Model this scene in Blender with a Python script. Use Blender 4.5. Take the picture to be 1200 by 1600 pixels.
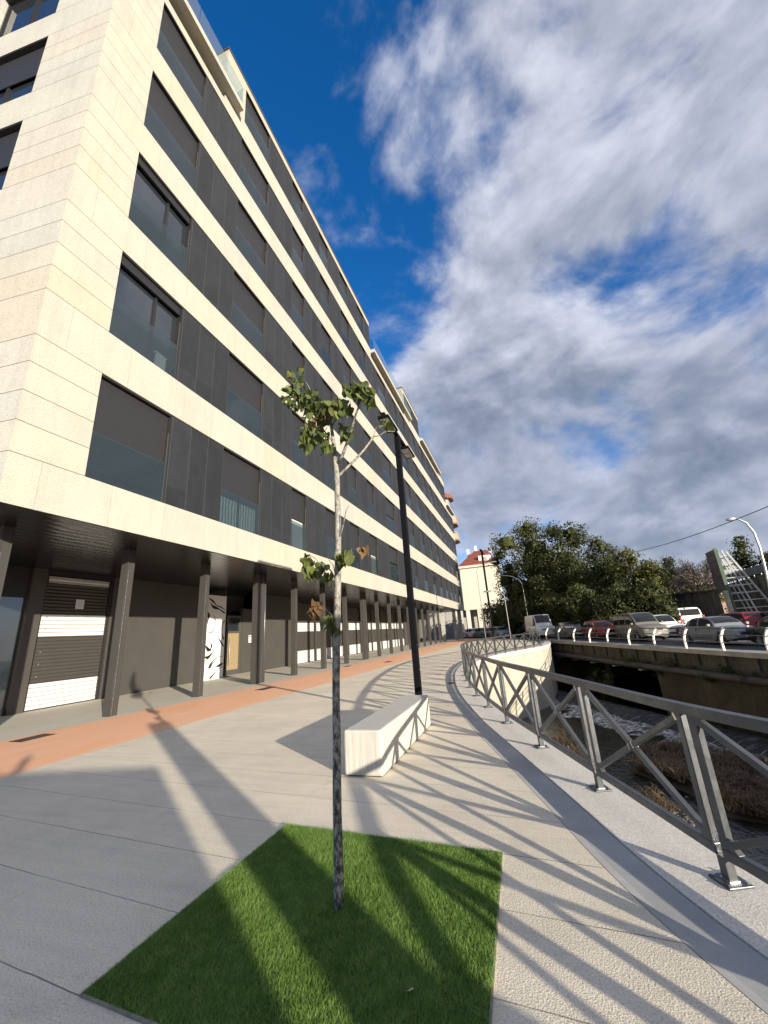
import bpy, bmesh, math, random
import numpy as np
from mathutils import Vector, Matrix, noise as mnoise
from mathutils.geometry import tessellate_polygon
rnd = random.Random(7)
for o in list(bpy.data.objects): bpy.data.objects.remove(o)
scene = bpy.context.scene
COL = scene.collection
pi = math.pi; rad = math.radians

# ------------------------------------------------------------------ camera
RC = np.array([[0.94555238, 0.15371646, 0.28688317],
               [0.31872325, -0.25877761, -0.9118386],
               [-0.06592566, 0.95362749, -0.29368079]])
FP = 620.0; CH = 1.5
cam = bpy.data.cameras.new('camera'); camo = bpy.data.objects.new('camera', cam); COL.objects.link(camo)
m = Matrix([list(r) for r in RC]).to_4x4(); m.translation = Vector((0, 0, CH)); camo.matrix_world = m
cam.sensor_fit = 'VERTICAL'; cam.sensor_height = 24; cam.sensor_width = 24; cam.lens = 24 * FP / 1600
cam.clip_start = 0.05; cam.clip_end = 4000
scene.camera = camo

# ------------------------------------------------------------------ sun, sky, exposure
SUND = Vector((0.7815, -0.5932, 0.196)).normalized()        # towards the sun
sl = bpy.data.lights.new('sun', 'SUN'); sl.energy = 5.0; sl.angle = rad(0.55); sl.color = (1.0, 0.90, 0.75)
so = bpy.data.objects.new('sun', sl); COL.objects.link(so)
so.rotation_euler = SUND.to_track_quat('Z', 'Y').to_euler(); so.location = (20, -20, 30)
vs = scene.view_settings; vs.view_transform = 'Standard'; vs.look = 'None'; vs.gamma = 1.0; vs.exposure = 0.88
try: vs.use_curve_mapping = False
except Exception: pass

class NT:
    """tiny node-graph helper"""
    def __init__(s, tree): s.t = tree; s.n = tree.nodes; s.l = tree.links
    def node(s, typ, ins=None, **kw):
        nd = s.n.new(typ)
        for k, v in kw.items(): setattr(nd, k, v)
        for k, v in (ins or {}).items(): s.set(nd.inputs[k], v)
        return nd
    def set(s, sock, v):
        if hasattr(v, 'is_output') or isinstance(v, bpy.types.NodeSocket): s.l.new(v, sock)
        else: sock.default_value = v
    def m(s, op, a, b=0.0, c=None, clamp=False):
        nd = s.n.new('ShaderNodeMath'); nd.operation = op; nd.use_clamp = clamp
        s.set(nd.inputs[0], a); s.set(nd.inputs[1], b)
        if c is not None: s.set(nd.inputs[2], c)
        return nd.outputs[0]
    def mix(s, f, a, b, blend='MIX'):
        nd = s.n.new('ShaderNodeMix'); nd.data_type = 'RGBA'; nd.blend_type = blend
        s.set(nd.inputs[0], f); s.set(nd.inputs[6], a); s.set(nd.inputs[7], b); return nd.outputs[2]
    def ramp(s, f, stops):
        nd = s.n.new('ShaderNodeValToRGB'); cr = nd.color_ramp
        while len(cr.elements) < len(stops): cr.elements.new(0.5)
        for e, (p, c) in zip(cr.elements, stops):
            e.position = p; e.color = (c, c, c, 1) if not hasattr(c, '__len__') else (*c[:3], 1)
        s.set(nd.inputs[0], f); return nd.outputs[0]
    def noise(s, vec, scale, detail=4, rough=0.5, dist=0.0, out=0):
        nd = s.node('ShaderNodeTexNoise', {'Scale': scale, 'Detail': detail, 'Roughness': rough, 'Distortion': dist})
        s.l.new(vec, nd.inputs['Vector']); return nd.outputs[out]
    def smooth(s, v, a, b):
        nd = s.n.new('ShaderNodeMapRange'); nd.interpolation_type = 'SMOOTHSTEP'
        s.set(nd.inputs[0], v); nd.inputs[1].default_value = a; nd.inputs[2].default_value = b; return nd.outputs[0]

world = bpy.data.worlds.new('World'); scene.world = world; world.use_nodes = True
w = NT(world.node_tree); w.n.clear()
sky = w.node('ShaderNodeTexSky'); sky.sky_type = 'NISHITA'; sky.sun_disc = False
sky.sun_elevation = math.asin(SUND.z); sky.sun_rotation = math.atan2(SUND.x, SUND.y)
sky.altitude = 20; sky.air_density = 1.0; sky.dust_density = 0.6; sky.ozone_density = 3.0
tc = w.node('ShaderNodeTexCoord').outputs['Generated']
sp = w.node('ShaderNodeSeparateXYZ', {0: tc})
X, Y, Z = sp.outputs[0], sp.outputs[1], sp.outputs[2]
zc = w.m('ADD', w.m('MAXIMUM', Z, 0.0), 0.42)
cv = w.node('ShaderNodeCombineXYZ', {0: w.m('DIVIDE', X, zc), 1: w.m('DIVIDE', Y, zc), 2: 0.0}).outputs[0]
mp = w.node('ShaderNodeMapping', {'Vector': tc, 'Location': (3.1, 1.7, 0.4), 'Rotation': (0.2, 0.25, rad(28)), 'Scale': (2.2, 2.2, 3.6)}).outputs[0]
n1 = w.noise(mp, 1.5, 10, 0.55, 0.25)
off = w.node('ShaderNodeVectorMath', {0: mp, 1: (0.09, -0.04, 0.07)}, operation='ADD').outputs[0]
n2 = w.noise(off, 1.5, 6, 0.55, 0.25)
n3 = w.noise(mp, 0.7, 3, 0.5)
n4 = w.noise(mp, 4.2, 8, 0.58, 0.2)
# coverage grows to the right and falls off towards the upper left
cover = w.m('ADD', w.m('MULTIPLY', X, 1.45), 0.33)
cover = w.m('SUBTRACT', cover, w.m('MULTIPLY', w.m('MAXIMUM', w.m('SUBTRACT', Z, 0.70), -0.12), 0.9))
cover = w.m('MINIMUM', w.m('MAXIMUM', cover, -0.30), 0.44)
dens = w.m('ADD', w.m('ADD', n1, w.m('MULTIPLY', cover, 0.42)), w.m('MULTIPLY', w.m('SUBTRACT', n3, 0.5), 0.45))
dens = w.m('ADD', dens, w.m('MULTIPLY', w.m('SUBTRACT', n4, 0.5), 0.16))
mask = w.smooth(dens, 0.44, 0.68)
light = w.m('ADD', w.m('MULTIPLY', w.m('SUBTRACT', n1, n2), 2.6), w.m('MULTIPLY', w.m('SUBTRACT', n4, 0.5), 0.55))
thick = w.smooth(dens, 0.55, 0.84)
high = w.smooth(Z, 0.30, 0.75)
bright = w.m('ADD', w.m('ADD', w.m('ADD', 0.50, w.m('MULTIPLY', w.m('SUBTRACT', 1.0, w.smooth(Z, 0.08, 0.42)), 0.30)), w.m('MULTIPLY', high, 0.32)), light)
bright = w.m('SUBTRACT', bright, w.m('MULTIPLY', thick, w.m('SUBTRACT', 0.34, w.m('MULTIPLY', high, 0.16))))
bright = w.m('MINIMUM', w.m('MAXIMUM', bright, 0.0), 1.0)
ccol = w.ramp(bright, [(0.0, (0.115, 0.14, 0.195)), (0.35, (0.205, 0.235, 0.30)), (0.65, (0.335, 0.355, 0.43)), (1.0, (0.50, 0.52, 0.60))])
hs = w.node('ShaderNodeHueSaturation', {'Saturation': 1.30, 'Value': 1.0, 'Color': sky.outputs[0]}).outputs[0]
skc = w.mix(1.0, hs, (1.0, 0.82, 0.98, 1), 'MULTIPLY')
bg1 = w.node('ShaderNodeBackground', {'Color': skc, 'Strength': 0.14})
bg2 = w.node('ShaderNodeBackground', {'Color': ccol, 'Strength': 0.82})
mx = w.node('ShaderNodeMixShader', {0: w.m('MULTIPLY', mask, 0.93), 1: bg1.outputs[0], 2: bg2.outputs[0]})
w.node('ShaderNodeOutputWorld', {0: mx.outputs[0]})

# ------------------------------------------------------------------ geometry helpers
def ray(px, py): return Vector([float(v) for v in RC @ np.array([px - 600, 800 - py, -FP])])
def at_z(px, py, z=0.0): d = ray(px, py); return d * ((z - CH) / d.z) + Vector((0, 0, CH))
def at_y(px, py, y): d = ray(px, py); return d * (y / d.y) + Vector((0, 0, CH))
def at_x(px, py, x): d = ray(px, py); return d * (x / d.x) + Vector((0, 0, CH))
def project(p):
    c = RC.T @ (np.array(p) - np.array([0, 0, CH])); return 600 + FP * c[0] / -c[2], 800 - FP * c[1] / -c[2]

class MB:
    def __init__(s): s.v = []; s.f = []
    def add(s, vs, fs):
        b = len(s.v); s.v += [tuple(v) for v in vs]; s.f += [tuple(i + b for i in f) for f in fs]
    def box(s, x0, x1, y0, y1, z0, z1, M=None):
        vs = [Vector((x, y, z)) for z in (z0, z1) for y in (y0, y1) for x in (x0, x1)]
        if M is not None: vs = [M @ v for v in vs]
        s.add(vs, [(0, 2, 3, 1), (4, 5, 7, 6), (0, 1, 5, 4), (2, 6, 7, 3), (0, 4, 6, 2), (1, 3, 7, 5)])
    def bar(s, p, q, w_, h_, up=Vector((0, 0, 1))):
        p = Vector(p); q = Vector(q); d = (q - p).normalized()
        sd = d.cross(Vector(up))
        if sd.length < 1e-4: sd = d.cross(Vector((1, 0, 0)))
        sd.normalize(); u = sd.cross(d).normalized(); vs = []
        for c in (p, q):
            for a, b in ((-1, -1), (1, -1), (1, 1), (-1, 1)): vs.append(c + sd * a * w_ / 2 + u * b * h_ / 2)
        s.add(vs, [(3, 2, 1, 0), (4, 5, 6, 7), (0, 1, 5, 4), (1, 2, 6, 5), (2, 3, 7, 6), (3, 0, 4, 7)])
    def tube(s, pts, rs, n=8, cap=True):
        pts = [Vector(p) for p in pts]
        if not hasattr(rs, '__len__'): rs = [rs] * len(pts)
        b = len(s.v); prev = None
        for i, p in enumerate(pts):
            d = (pts[min(i + 1, len(pts) - 1)] - pts[max(i - 1, 0)])
            if d.length < 1e-9: d = Vector((0, 0, 1))
            d.normalize()
            if prev is None:
                a = d.orthogonal().normalized()
            else:
                a = prev - d * prev.dot(d)
                a = a.normalized() if a.length > 1e-6 else d.orthogonal().normalized()
            prev = a; c = d.cross(a)
            for k in range(n):
                t = 2 * pi * k / n; s.v.append(tuple(p + (a * math.cos(t) + c * math.sin(t)) * rs[i]))
        for i in range(len(pts) - 1):
            for k in range(n):
                k2 = (k + 1) % n; s.f.append((b + i * n + k, b + i * n + k2, b + (i + 1) * n + k2, b + (i + 1) * n + k))
        if cap:
            s.f.append(tuple(b + k for k in reversed(range(n)))); s.f.append(tuple(b + (len(pts) - 1) * n + k for k in range(n)))
    def prism(s, poly, z0, z1):
        n = len(poly); s.add([(x, y, z0) for x, y in poly] + [(x, y, z1) for x, y in poly],
                             [tuple(reversed(range(n))), tuple(range(n, 2 * n))] + [(i, (i + 1) % n, n + (i + 1) % n, n + i) for i in range(n)])
    def quad(s, a, b, c, d): s.add([a, b, c, d], [(0, 1, 2, 3)])
    def poly(s, pts):
        tri = tessellate_polygon([[Vector(p) for p in pts]]); s.add(pts, tri)
    def revolve(s, prof, n=20, M=None):
        """profile (r, z) round z"""
        b = []
        for r, z in prof:
            for k in range(n):
                t = 2 * pi * k / n; v = Vector((r * math.cos(t), r * math.sin(t), z)); b.append(M @ v if M is not None else v)
        fs = [(i * n + k, i * n + (k + 1) % n, (i + 1) * n + (k + 1) % n, (i + 1) * n + k) for i in range(len(prof) - 1) for k in range(n)]
        s.add(b, fs)
    def xform(s, M): s.v = [tuple(M @ Vector(v)) for v in s.v]; return s
    def build(s, name, mat, parent=None, smooth=False, bevel=0, world_space=True, recalc=True):
        me = bpy.data.meshes.new(name)
        vs = s.v
        if parent is not None and world_space:
            iw = PW[parent.name].inverted(); vs = [tuple(iw @ Vector(v)) for v in vs]
        me.from_pydata([tuple(v) for v in vs], [], s.f)
        if recalc:
            bm = bmesh.new(); bm.from_mesh(me); bmesh.ops.recalc_face_normals(bm, faces=bm.faces); bm.to_mesh(me); bm.free()
        me.materials.append(mat)
        o = bpy.data.objects.new(name, me); COL.objects.link(o)
        if smooth:
            for p in me.polygons: p.use_smooth = True
        if bevel:
            bv = o.modifiers.new('bevel', 'BEVEL'); bv.width = bevel; bv.segments = 2; bv.limit_method = 'ANGLE'; bv.angle_limit = rad(40)
        PW[o.name] = PW[parent.name].copy() if parent is not None else Matrix.Identity(4)
        if parent is not None: o.parent = parent
        return o
PW = {}
def tag(o, label=None, cat=None, group=None, kind=None):
    if label: o['label'] = label
    if cat: o['category'] = cat
    if group: o['group'] = group
    if kind: o['kind'] = kind
    return o
def empty(name, loc, rz=0.0, label=None, cat=None, group=None):
    o = bpy.data.objects.new(name, None); COL.objects.link(o); o.location = loc; o.rotation_euler = (0, 0, rz)
    o.empty_display_size = 0.2
    PW[o.name] = Matrix.Translation(Vector(loc)) @ Matrix.Rotation(rz, 4, 'Z')
    return tag(o, label, cat, group)
def copy_tree(o, parent=None):
    c = o.copy(); COL.objects.link(c)
    if parent is not None: c.parent = parent; c.matrix_parent_inverse = o.matrix_parent_inverse.copy()
    for ch in list(o.children): copy_tree(ch, c)
    return c
def catmull(pts, step):
    P = [Vector(p) for p in pts]; P = [P[0] * 2 - P[1]] + P + [P[-1] * 2 - P[-2]]; out = []
    for i in range(1, len(P) - 2):
        for k in range(24):
            t = k / 24; a, b, c, d = P[i - 1:i + 3]
            out.append(0.5 * ((2 * b) + (c - a) * t + (2 * a - 5 * b + 4 * c - d) * t * t + (3 * b - a - 3 * c + d) * t ** 3))
    out.append(P[-2]); res = [out[0]]; acc = 0
    for a, b in zip(out, out[1:]):
        L = (b - a).length
        while acc + L >= step:
            a = a + (b - a) * ((step - acc) / L); res.append(a); L = (b - a).length; acc = 0
        acc += L
    return res
def offset_path(pts, o):
    """o > 0 is to the right of travel"""
    out = []
    for i, p in enumerate(pts):
        d = (pts[min(i + 1, len(pts) - 1)] - pts[max(i - 1, 0)]).normalized(); out.append(p + Vector((d.y, -d.x, 0)) * o)
    return out

# ------------------------------------------------------------------ materials
def mat(name, base=(0.5, 0.5, 0.5), rough=0.6, metal=0.0, var=0.0, vscale=3.0, fine=0.0, fscale=80, bump=0.0, bscale=60, spec=0.5, coords='pos', fn=None, coat=0.0):
    M = bpy.data.materials.new(name); M.use_nodes = True; n = NT(M.node_tree)
    b = M.node_tree.nodes['Principled BSDF']
    b.inputs['Roughness'].default_value = rough; b.inputs['Metallic'].default_value = metal
    b.inputs['Specular IOR Level'].default_value = spec; b.inputs['Coat Weight'].default_value = coat
    if coords == 'pos': vec = n.node('ShaderNodeNewGeometry').outputs['Position']
    else: vec = n.node('ShaderNodeTexCoord').outputs['Object']
    c = (*base, 1)
    if var:
        f = n.noise(vec, vscale, 5, 0.6); c = n.mix(1.0, c, n.ramp(f, [(0.25, 1 - var), (0.75, 1 + var)]), 'MULTIPLY')
    if fine:
        f = n.noise(vec, fscale, 2, 0.6); c = n.mix(1.0, c, n.ramp(f, [(0.3, 1 - fine), (0.7, 1 + fine)]), 'MULTIPLY')
    if bump:
        f = n.noise(vec, bscale, 3, 0.6)
        bp = n.node('ShaderNodeBump', {'Strength': bump, 'Distance': 0.01, 'Height': f}); n.l.new(bp.outputs[0], b.inputs['Normal'])
    if fn: c = fn(n, vec, c, b) or c
    n.set(b.inputs['Base Color'], c)
    return M
def clampramp(n, f, a, b, lo, hi): return n.ramp(f, [(a, lo), (b, hi)])
def joint(n, coord, period, width, phase=0.0):
    """1 on a joint line, else 0"""
    t = n.m('FRACT', n.m('DIVIDE', n.m('SUBTRACT', coord, phase), period))
    d = n.m('MINIMUM', t, n.m('SUBTRACT', 1.0, t))
    return n.m('LESS_THAN', d, width / period / 2)

# granite: floor-height rhythm 3.84 m, window zone 2.65 m in four courses, band above it in one
def granite_fn(vert):
    def fn(n, vec, c, b):
        s = n.node('ShaderNodeSeparateXYZ', {0: vec})
        tz = n.m('SUBTRACT', n.m('ADD', s.outputs[2], 38.4), 5.22)
        mz = n.m('MODULO', tz, 3.84)
        jl = None
        for k in (0.0, 0.663, 1.325, 1.99, 2.65):
            d = n.m('LESS_THAN', n.m('ABSOLUTE', n.m('SUBTRACT', mz, k + 0.009)), 0.009); jl = d if jl is None else n.m('MAXIMUM', jl, d)
        course = n.m('ADD', n.m('FLOOR', n.m('MINIMUM', n.m('DIVIDE', mz, 0.6633), 4.0)), n.m('MULTIPLY', n.m('FLOOR', n.m('DIVIDE', tz, 3.84)), 7.0))
        cell = course
        if vert:
            inband = n.m('GREATER_THAN', mz, 2.66)
            jl = n.m('MULTIPLY', jl, n.m('SUBTRACT', 1.0, n.m('MULTIPLY', n.m('GREATER_THAN', s.outputs[1], 5.66), 0.0)))
            jv = n.m('MULTIPLY', n.m('MULTIPLY', joint(n, s.outputs[1], 1.48, 0.009, 0.35), inband), 0.55)
            jl = n.m('MAXIMUM', jl, jv)
            cell = n.m('ADD', course, n.m('MULTIPLY', n.m('FLOOR', n.m('DIVIDE', n.m('SUBTRACT', s.outputs[1], 0.35), 1.48)), n.m('MULTIPLY', inband, 13.7)))
        wn = n.node('ShaderNodeTexWhiteNoise', noise_dimensions='1D'); n.set(wn.inputs['W'], cell)
        tint = n.ramp(wn.outputs[0], [(0.0, (0.93, 0.93, 0.94)), (0.4, (1, 1, 0.99)), (0.75, (1.02, 1.0, 0.96)), (1.0, (1.03, 0.96, 0.87))])
        c = n.mix(1.0, c, tint, 'MULTIPLY')
        sp_ = n.noise(vec, 58, 3, 0.75); c = n.mix(1.0, c, n.ramp(sp_, [(0.37, 0.55), (0.48, 0.96), (0.64, 1.10)]), 'MULTIPLY')
        # faint vertical weather streaks
        mpn = n.node('ShaderNodeMapping', {'Vector': vec, 'Scale': (3.0, 3.0, 0.35)}).outputs[0]
        st = n.noise(mpn, 1.6, 5, 0.7); c = n.mix(1.0, c, n.ramp(st, [(0.3, 0.93), (0.55, 1.02)]), 'MULTIPLY')
        c = n.mix(n.m('MULTIPLY', jl, 0.9), c, (0.10, 0.085, 0.065, 1))
        bp = n.node('ShaderNodeBump', {'Strength': 0.25, 'Distance': 0.004, 'Height': n.noise(vec, 130, 2, 0.7)}); n.l.new(bp.outputs[0], b.inputs['Normal'])
        return c
    return fn
STONE = mat('granite', (0.445, 0.422, 0.358), 0.75, var=0.06, vscale=1.3, fn=granite_fn(True))
STONE_END = mat('granite_end', (0.43, 0.425, 0.385), 0.75, var=0.06, vscale=1.3, fn=granite_fn(False))  # greyer base: the weaker sun on the end wall is put into the colour
def clad_fn(n, vec, c, b):
    s = n.node('ShaderNodeSeparateXYZ', {0: vec})
    yy = s.outputs[1]
    cell = n.m('FLOOR', n.m('DIVIDE', yy, 0.705))
    wn = n.node('ShaderNodeTexWhiteNoise', noise_dimensions='2D'); cb = n.node('ShaderNodeCombineXYZ', {0: cell, 1: n.m('FLOOR', n.m('DIVIDE', s.outputs[2], 1.92)), 2: 0.0})
    n.l.new(cb.outputs[0], wn.inputs['Vector'])
    c = n.mix(1.0, c, n.ramp(wn.outputs[0], [(0, 0.84), (1, 1.15)]), 'MULTIPLY')
    mpn = n.node('ShaderNodeMapping', {'Vector': vec, 'Scale': (2.0, 2.0, 0.9)}).outputs[0]
    c = n.mix(1.0, c, n.ramp(n.noise(mpn, 1.5, 6, 0.7), [(0.3, 0.82), (0.7, 1.2)]), 'MULTIPLY')
    return n.mix(n.m('MULTIPLY', joint(n, yy, 0.705, 0.012), 0.5), c, (0.12, 0.115, 0.11, 1))
CLAD = mat('dark_slate_cladding', (0.0215, 0.0228, 0.0258), 0.62, fine=0.12, fscale=50, fn=clad_fn, spec=0.35)
DMETAL = mat('dark_brown_metal', (0.075, 0.066, 0.058), 0.42, 0.25, var=0.10, vscale=2.0, bump=0.05)
COLM = mat('column_steel', (0.062, 0.058, 0.052), 0.45, 0.2, var=0.10, vscale=1.5, fine=0.06, bump=0.05)
def soffit_fn(n, vec, c, b):
    s = n.node('ShaderNodeSeparateXYZ', {0: vec})
    j = joint(n, s.outputs[0], 0.30, 0.014)
    dd = n.m('SINE', n.m('ADD', n.m('MULTIPLY', s.outputs[0], 21.0), n.m('MULTIPLY', n.noise(vec, 0.9, 2), 9.0)))
    bp = n.node('ShaderNodeBump', {'Strength': 0.35, 'Distance': 0.012, 'Height': n.m('ADD', n.m('MULTIPLY', dd, 0.5), n.m('MULTIPLY', j, -2.0))})
    n.l.new(bp.outputs[0], b.inputs['Normal'])
    return n.mix(j, c, (0.005, 0.005, 0.005, 1))
SOFFIT = mat('soffit_panels', (0.010, 0.010, 0.0095), 0.25, 0.3, fn=soffit_fn)
FRAME = mat('window_frame_bronze', (0.030, 0.028, 0.028), 0.38, 0.3)
FRAMEL = mat('window_jamb_grey', (0.11, 0.105, 0.10), 0.4, 0.4)
def slat_fn(period, depth=0.006, dark=0.55):
    def fn(n, vec, c, b):
        s = n.node('ShaderNodeSeparateXYZ', {0: vec})
        t = n.m('FRACT', n.m('DIVIDE', s.outputs[2], period))
        hgt = n.m('SINE', n.m('MULTIPLY', t, pi))
        bp = n.node('ShaderNodeBump', {'Strength': 1.0, 'Distance': depth, 'Height': hgt}); n.l.new(bp.outputs[0], b.inputs['Normal'])
        return n.mix(n.m('MULTIPLY', n.m('LESS_THAN', t, 0.14), dark), c, (0.005, 0.005, 0.005, 1))
    return fn
BLIND = mat('roller_blind_grey', (0.034, 0.033, 0.034), 0.45, 0.2, fn=slat_fn(0.055), coords='pos')
SHUT = mat('shop_shutter_brown', (0.066, 0.061, 0.052), 0.45, 0.2, var=0.06, fn=slat_fn(0.11, 0.02))
SHUTW = mat('shop_shutter_white', (0.62, 0.62, 0.60), 0.5, 0.0, var=0.05, fn=slat_fn(0.125, 0.02, 0.75))
def glassmat(name, tint, transp, rough=0.03, base=(0.02, 0.025, 0.03)):
    M = bpy.data.materials.new(name); M.use_nodes = True; n = NT(M.node_tree); b = n.n['Principled BSDF']
    b.inputs['Base Color'].default_value = (*base, 1); b.inputs['Roughness'].default_value = rough; b.inputs['IOR'].default_value = 1.75
    b.inputs['Specular IOR Level'].default_value = 0.8
    if transp > 0:
        tr = n.node('ShaderNodeBsdfTransparent', {'Color': (*tint, 1)}); out = n.n['Material Output']
        mxs = n.node('ShaderNodeMixShader', {0: transp, 1: b.outputs[0], 2: tr.outputs[0]}); n.l.new(mxs.outputs[0], out.inputs[0])
    return M
GLASS = glassmat('window_glass', (1, 1, 1), 0.0)
RAILGLASS = glassmat('balustrade_glass', (0.74, 0.79, 0.81), 0.62, 0.02, (0.045, 0.062, 0.07))
CLEAR = glassmat('terrace_glass', (0.84, 0.90, 0.92), 0.86, 0.03, (0.30, 0.36, 0.38))
CARGLASS = glassmat('vehicle_glass', (1, 1, 1), 0.0, 0.08, (0.012, 0.014, 0.016)); CARGLASS.node_tree.nodes['Principled BSDF'].inputs['Specular IOR Level'].default_value = 0.28
CURTAIN = mat('mint_curtain', (0.52, 0.66, 0.56), 0.8, var=0.10, vscale=5)
INTW = mat('pale_interior', (0.60, 0.62, 0.56), 0.7, var=0.1)
def fold_fn(n, vec, c, b):
    s = n.node('ShaderNodeSeparateXYZ', {0: vec}); f = n.m('SINE', n.m('ADD', n.m('MULTIPLY', s.outputs[1], 42.0), n.m('MULTIPLY', n.noise(vec, 3, 2), 6.0)))
    bp = n.node('ShaderNodeBump', {'Strength': 0.9, 'Distance': 0.03, 'Height': f}); n.l.new(bp.outputs[0], b.inputs['Normal']); return None
CURTAIN = mat('mint_curtain_folds', (0.62, 0.76, 0.66), 0.8, fn=fold_fn)
PANELD = mat('arcade_wall_panel', (0.064, 0.060, 0.052), 0.55, 0.1, var=0.10, vscale=1.2, fine=0.04, bump=0.04, bscale=25)
WHITEP = mat('white_render', (0.78, 0.78, 0.74), 0.75, var=0.05, vscale=4)
BLACKP = mat('black_paint', (0.012, 0.012, 0.012), 0.5)
PAPER = mat('white_paper', (0.72, 0.72, 0.74), 0.8)
WOODM = mat('pale_wood', (0.27, 0.205, 0.11), 0.55, var=0.2, vscale=8)

def paving_fn(n, vec, c, b):
    s = n.node('ShaderNodeSeparateXYZ', {0: vec})
    sp_ = n.noise(vec, 95, 2, 0.7); c = n.mix(1.0, c, n.ramp(sp_, [(0.30, 0.62), (0.45, 0.97), (0.68, 1.12)]), 'MULTIPLY')
    vo = n.node('ShaderNodeTexVoronoi', {'Scale': 120.0}); n.l.new(vec, vo.inputs['Vector'])
    c = n.mix(1.0, c, n.ramp(vo.outputs['Distance'], [(0.0, 0.86), (0.5, 1.05)]), 'MULTIPLY')
    st = n.noise(vec, 0.8, 6, 0.65); c = n.mix(1.0, c, n.ramp(st, [(0.3, 0.86), (0.6, 1.04)]), 'MULTIPLY')
    mpn = n.node('ShaderNodeMapping', {'Vector': vec, 'Rotation': (0, 0, rad(12)), 'Scale': (0.8, 9.0, 1.0)}).outputs[0]
    c = n.mix(1.0, c, n.ramp(n.noise(mpn, 1.1, 4, 0.6), [(0.3, 0.93), (0.7, 1.05)]), 'MULTIPLY')
    h_ = n.m('ADD', n.m('MULTIPLY', n.noise(vec, 110, 3, 0.7), 1.0), n.m('MULTIPLY', vo.outputs['Distance'], 0.6))
    bp = n.node('ShaderNodeBump', {'Strength': 0.42, 'Distance': 0.005, 'Height': h_}); n.l.new(bp.outputs[0], b.inputs['Normal'])
    return c
PAVE = mat('exposed_aggregate', (0.50, 0.475, 0.425), 0.85, fn=paving_fn)
COPING = mat('pale_granite_coping', (0.68, 0.64, 0.56), 0.8, fine=0.22, fscale=90, var=0.08, vscale=1.5, bump=0.25, bscale=120)
CHANNEL = mat('smooth_drain_concrete', (0.36, 0.36, 0.345), 0.6, var=0.22, vscale=1.6, fine=0.05, bump=0.05)
def orange_fn(n, vec, c, b):
    mpn = n.node('ShaderNodeMapping', {'Vector': vec, 'Rotation': (0, 0, rad(6)), 'Scale': (2.0, 0.35, 1.0)}).outputs[0]
    c = n.mix(n.ramp(n.noise(mpn, 1.3, 5, 0.65), [(0.35, 0.0), (0.72, 0.65)]), c, (0.84, 0.58, 0.43, 1))
    return n.mix(1.0, c, n.ramp(n.noise(vec, 90, 2, 0.7), [(0.3, 0.72), (0.55, 1.05)]), 'MULTIPLY')
ORANGE = mat('orange_resin_paving', (0.88, 0.44, 0.225), 0.85, fn=orange_fn, bump=0.2)
ARCF = mat('arcade_floor_concrete', (0.56, 0.52, 0.43), 0.75, var=0.10, vscale=0.8, fine=0.12, fscale=70)
ASPH = mat('asphalt', (0.050, 0.050, 0.052), 0.85, var=0.15, vscale=0.7, fine=0.25, fscale=60, bump=0.2)
MARK = mat('road_paint', (0.7, 0.7, 0.68), 0.6, var=0.15, vscale=6)
SOIL = mat('soil_and_verge', (0.10, 0.095, 0.06), 0.95, var=0.4, vscale=0.5, fine=0.3, fscale=9)
def bench_fn(n, vec, c, b):
    mpn = n.node('ShaderNodeMapping', {'Vector': vec, 'Scale': (14.0, 14.0, 0.7)}).outputs[0]
    s = n.node('ShaderNodeSeparateXYZ', {0: n.node('ShaderNodeNewGeometry').outputs['Normal']})
    side = n.m('SUBTRACT', 1.0, n.m('ABSOLUTE', s.outputs[2]))
    st = n.ramp(n.noise(mpn, 2.2, 6, 0.75), [(0.32, 0.74), (0.55, 1.03)])
    c = n.mix(n.m('MULTIPLY', side, 0.9), c, n.mix(1.0, c, st, 'MULTIPLY'))
    return n.mix(1.0, c, n.ramp(n.noise(vec, 140, 2, 0.7), [(0.3, 0.80), (0.55, 1.04)]), 'MULTIPLY')
BENCH = mat('cast_concrete', (0.50, 0.48, 0.42), 0.8, var=0.06, vscale=5, bump=0.15, bscale=90, fn=bench_fn)
def galv_fn(n, vec, c, b):
    f = n.noise(vec, 9, 4, 0.65); n.set(b.inputs['Roughness'], n.ramp(f, [(0.3, 0.26), (0.7, 0.50)])); return None
RAIL = mat('grey_powder_coated_steel', (0.105, 0.111, 0.118), 0.4, 0.55, var=0.16, vscale=7, fn=galv_fn)
WELD = mat('bright_weld_metal', (0.55, 0.56, 0.57), 0.3, 0.9, var=0.2, vscale=40)
LAMPM = mat('black_powder_coat', (0.004, 0.004, 0.005), 0.6, 0.0, spec=0.12)
LAMPG = mat('luminaire_diffuser', (0.42, 0.43, 0.42), 0.35)
GALV = mat('galvanised_pole', (0.55, 0.57, 0.58), 0.4, 0.6, var=0.06)
WHITERAIL = mat('cream_painted_post', (0.72, 0.69, 0.60), 0.5, var=0.1, vscale=9)
def bark_fn(n, vec, c, b):
    mpn = n.node('ShaderNodeMapping', {'Vector': vec, 'Scale': (1, 1, 0.55)}).outputs[0]
    v = n.noise(mpn, 46, 4, 0.7); z = n.node('ShaderNodeSeparateXYZ', {0: vec}).outputs[2]
    k = n.ramp(v, [(0.38, (0.04, 0.034, 0.03)), (0.50, (0.17, 0.155, 0.13)), (0.60, (0.38, 0.36, 0.30))])
    k2 = n.ramp(v, [(0.36, (0.07, 0.06, 0.05)), (0.48, (0.22, 0.21, 0.18)), (0.66, (0.34, 0.325, 0.275))])
    bp = n.node('ShaderNodeBump', {'Strength': 0.6, 'Distance': 0.004, 'Height': v}); n.l.new(bp.outputs[0], b.inputs['Normal'])
    return n.mix(n.smooth(z, 0.7, 2.1), k, k2)
BARK = mat('speckled_young_bark', rough=0.85, fn=bark_fn)
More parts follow.
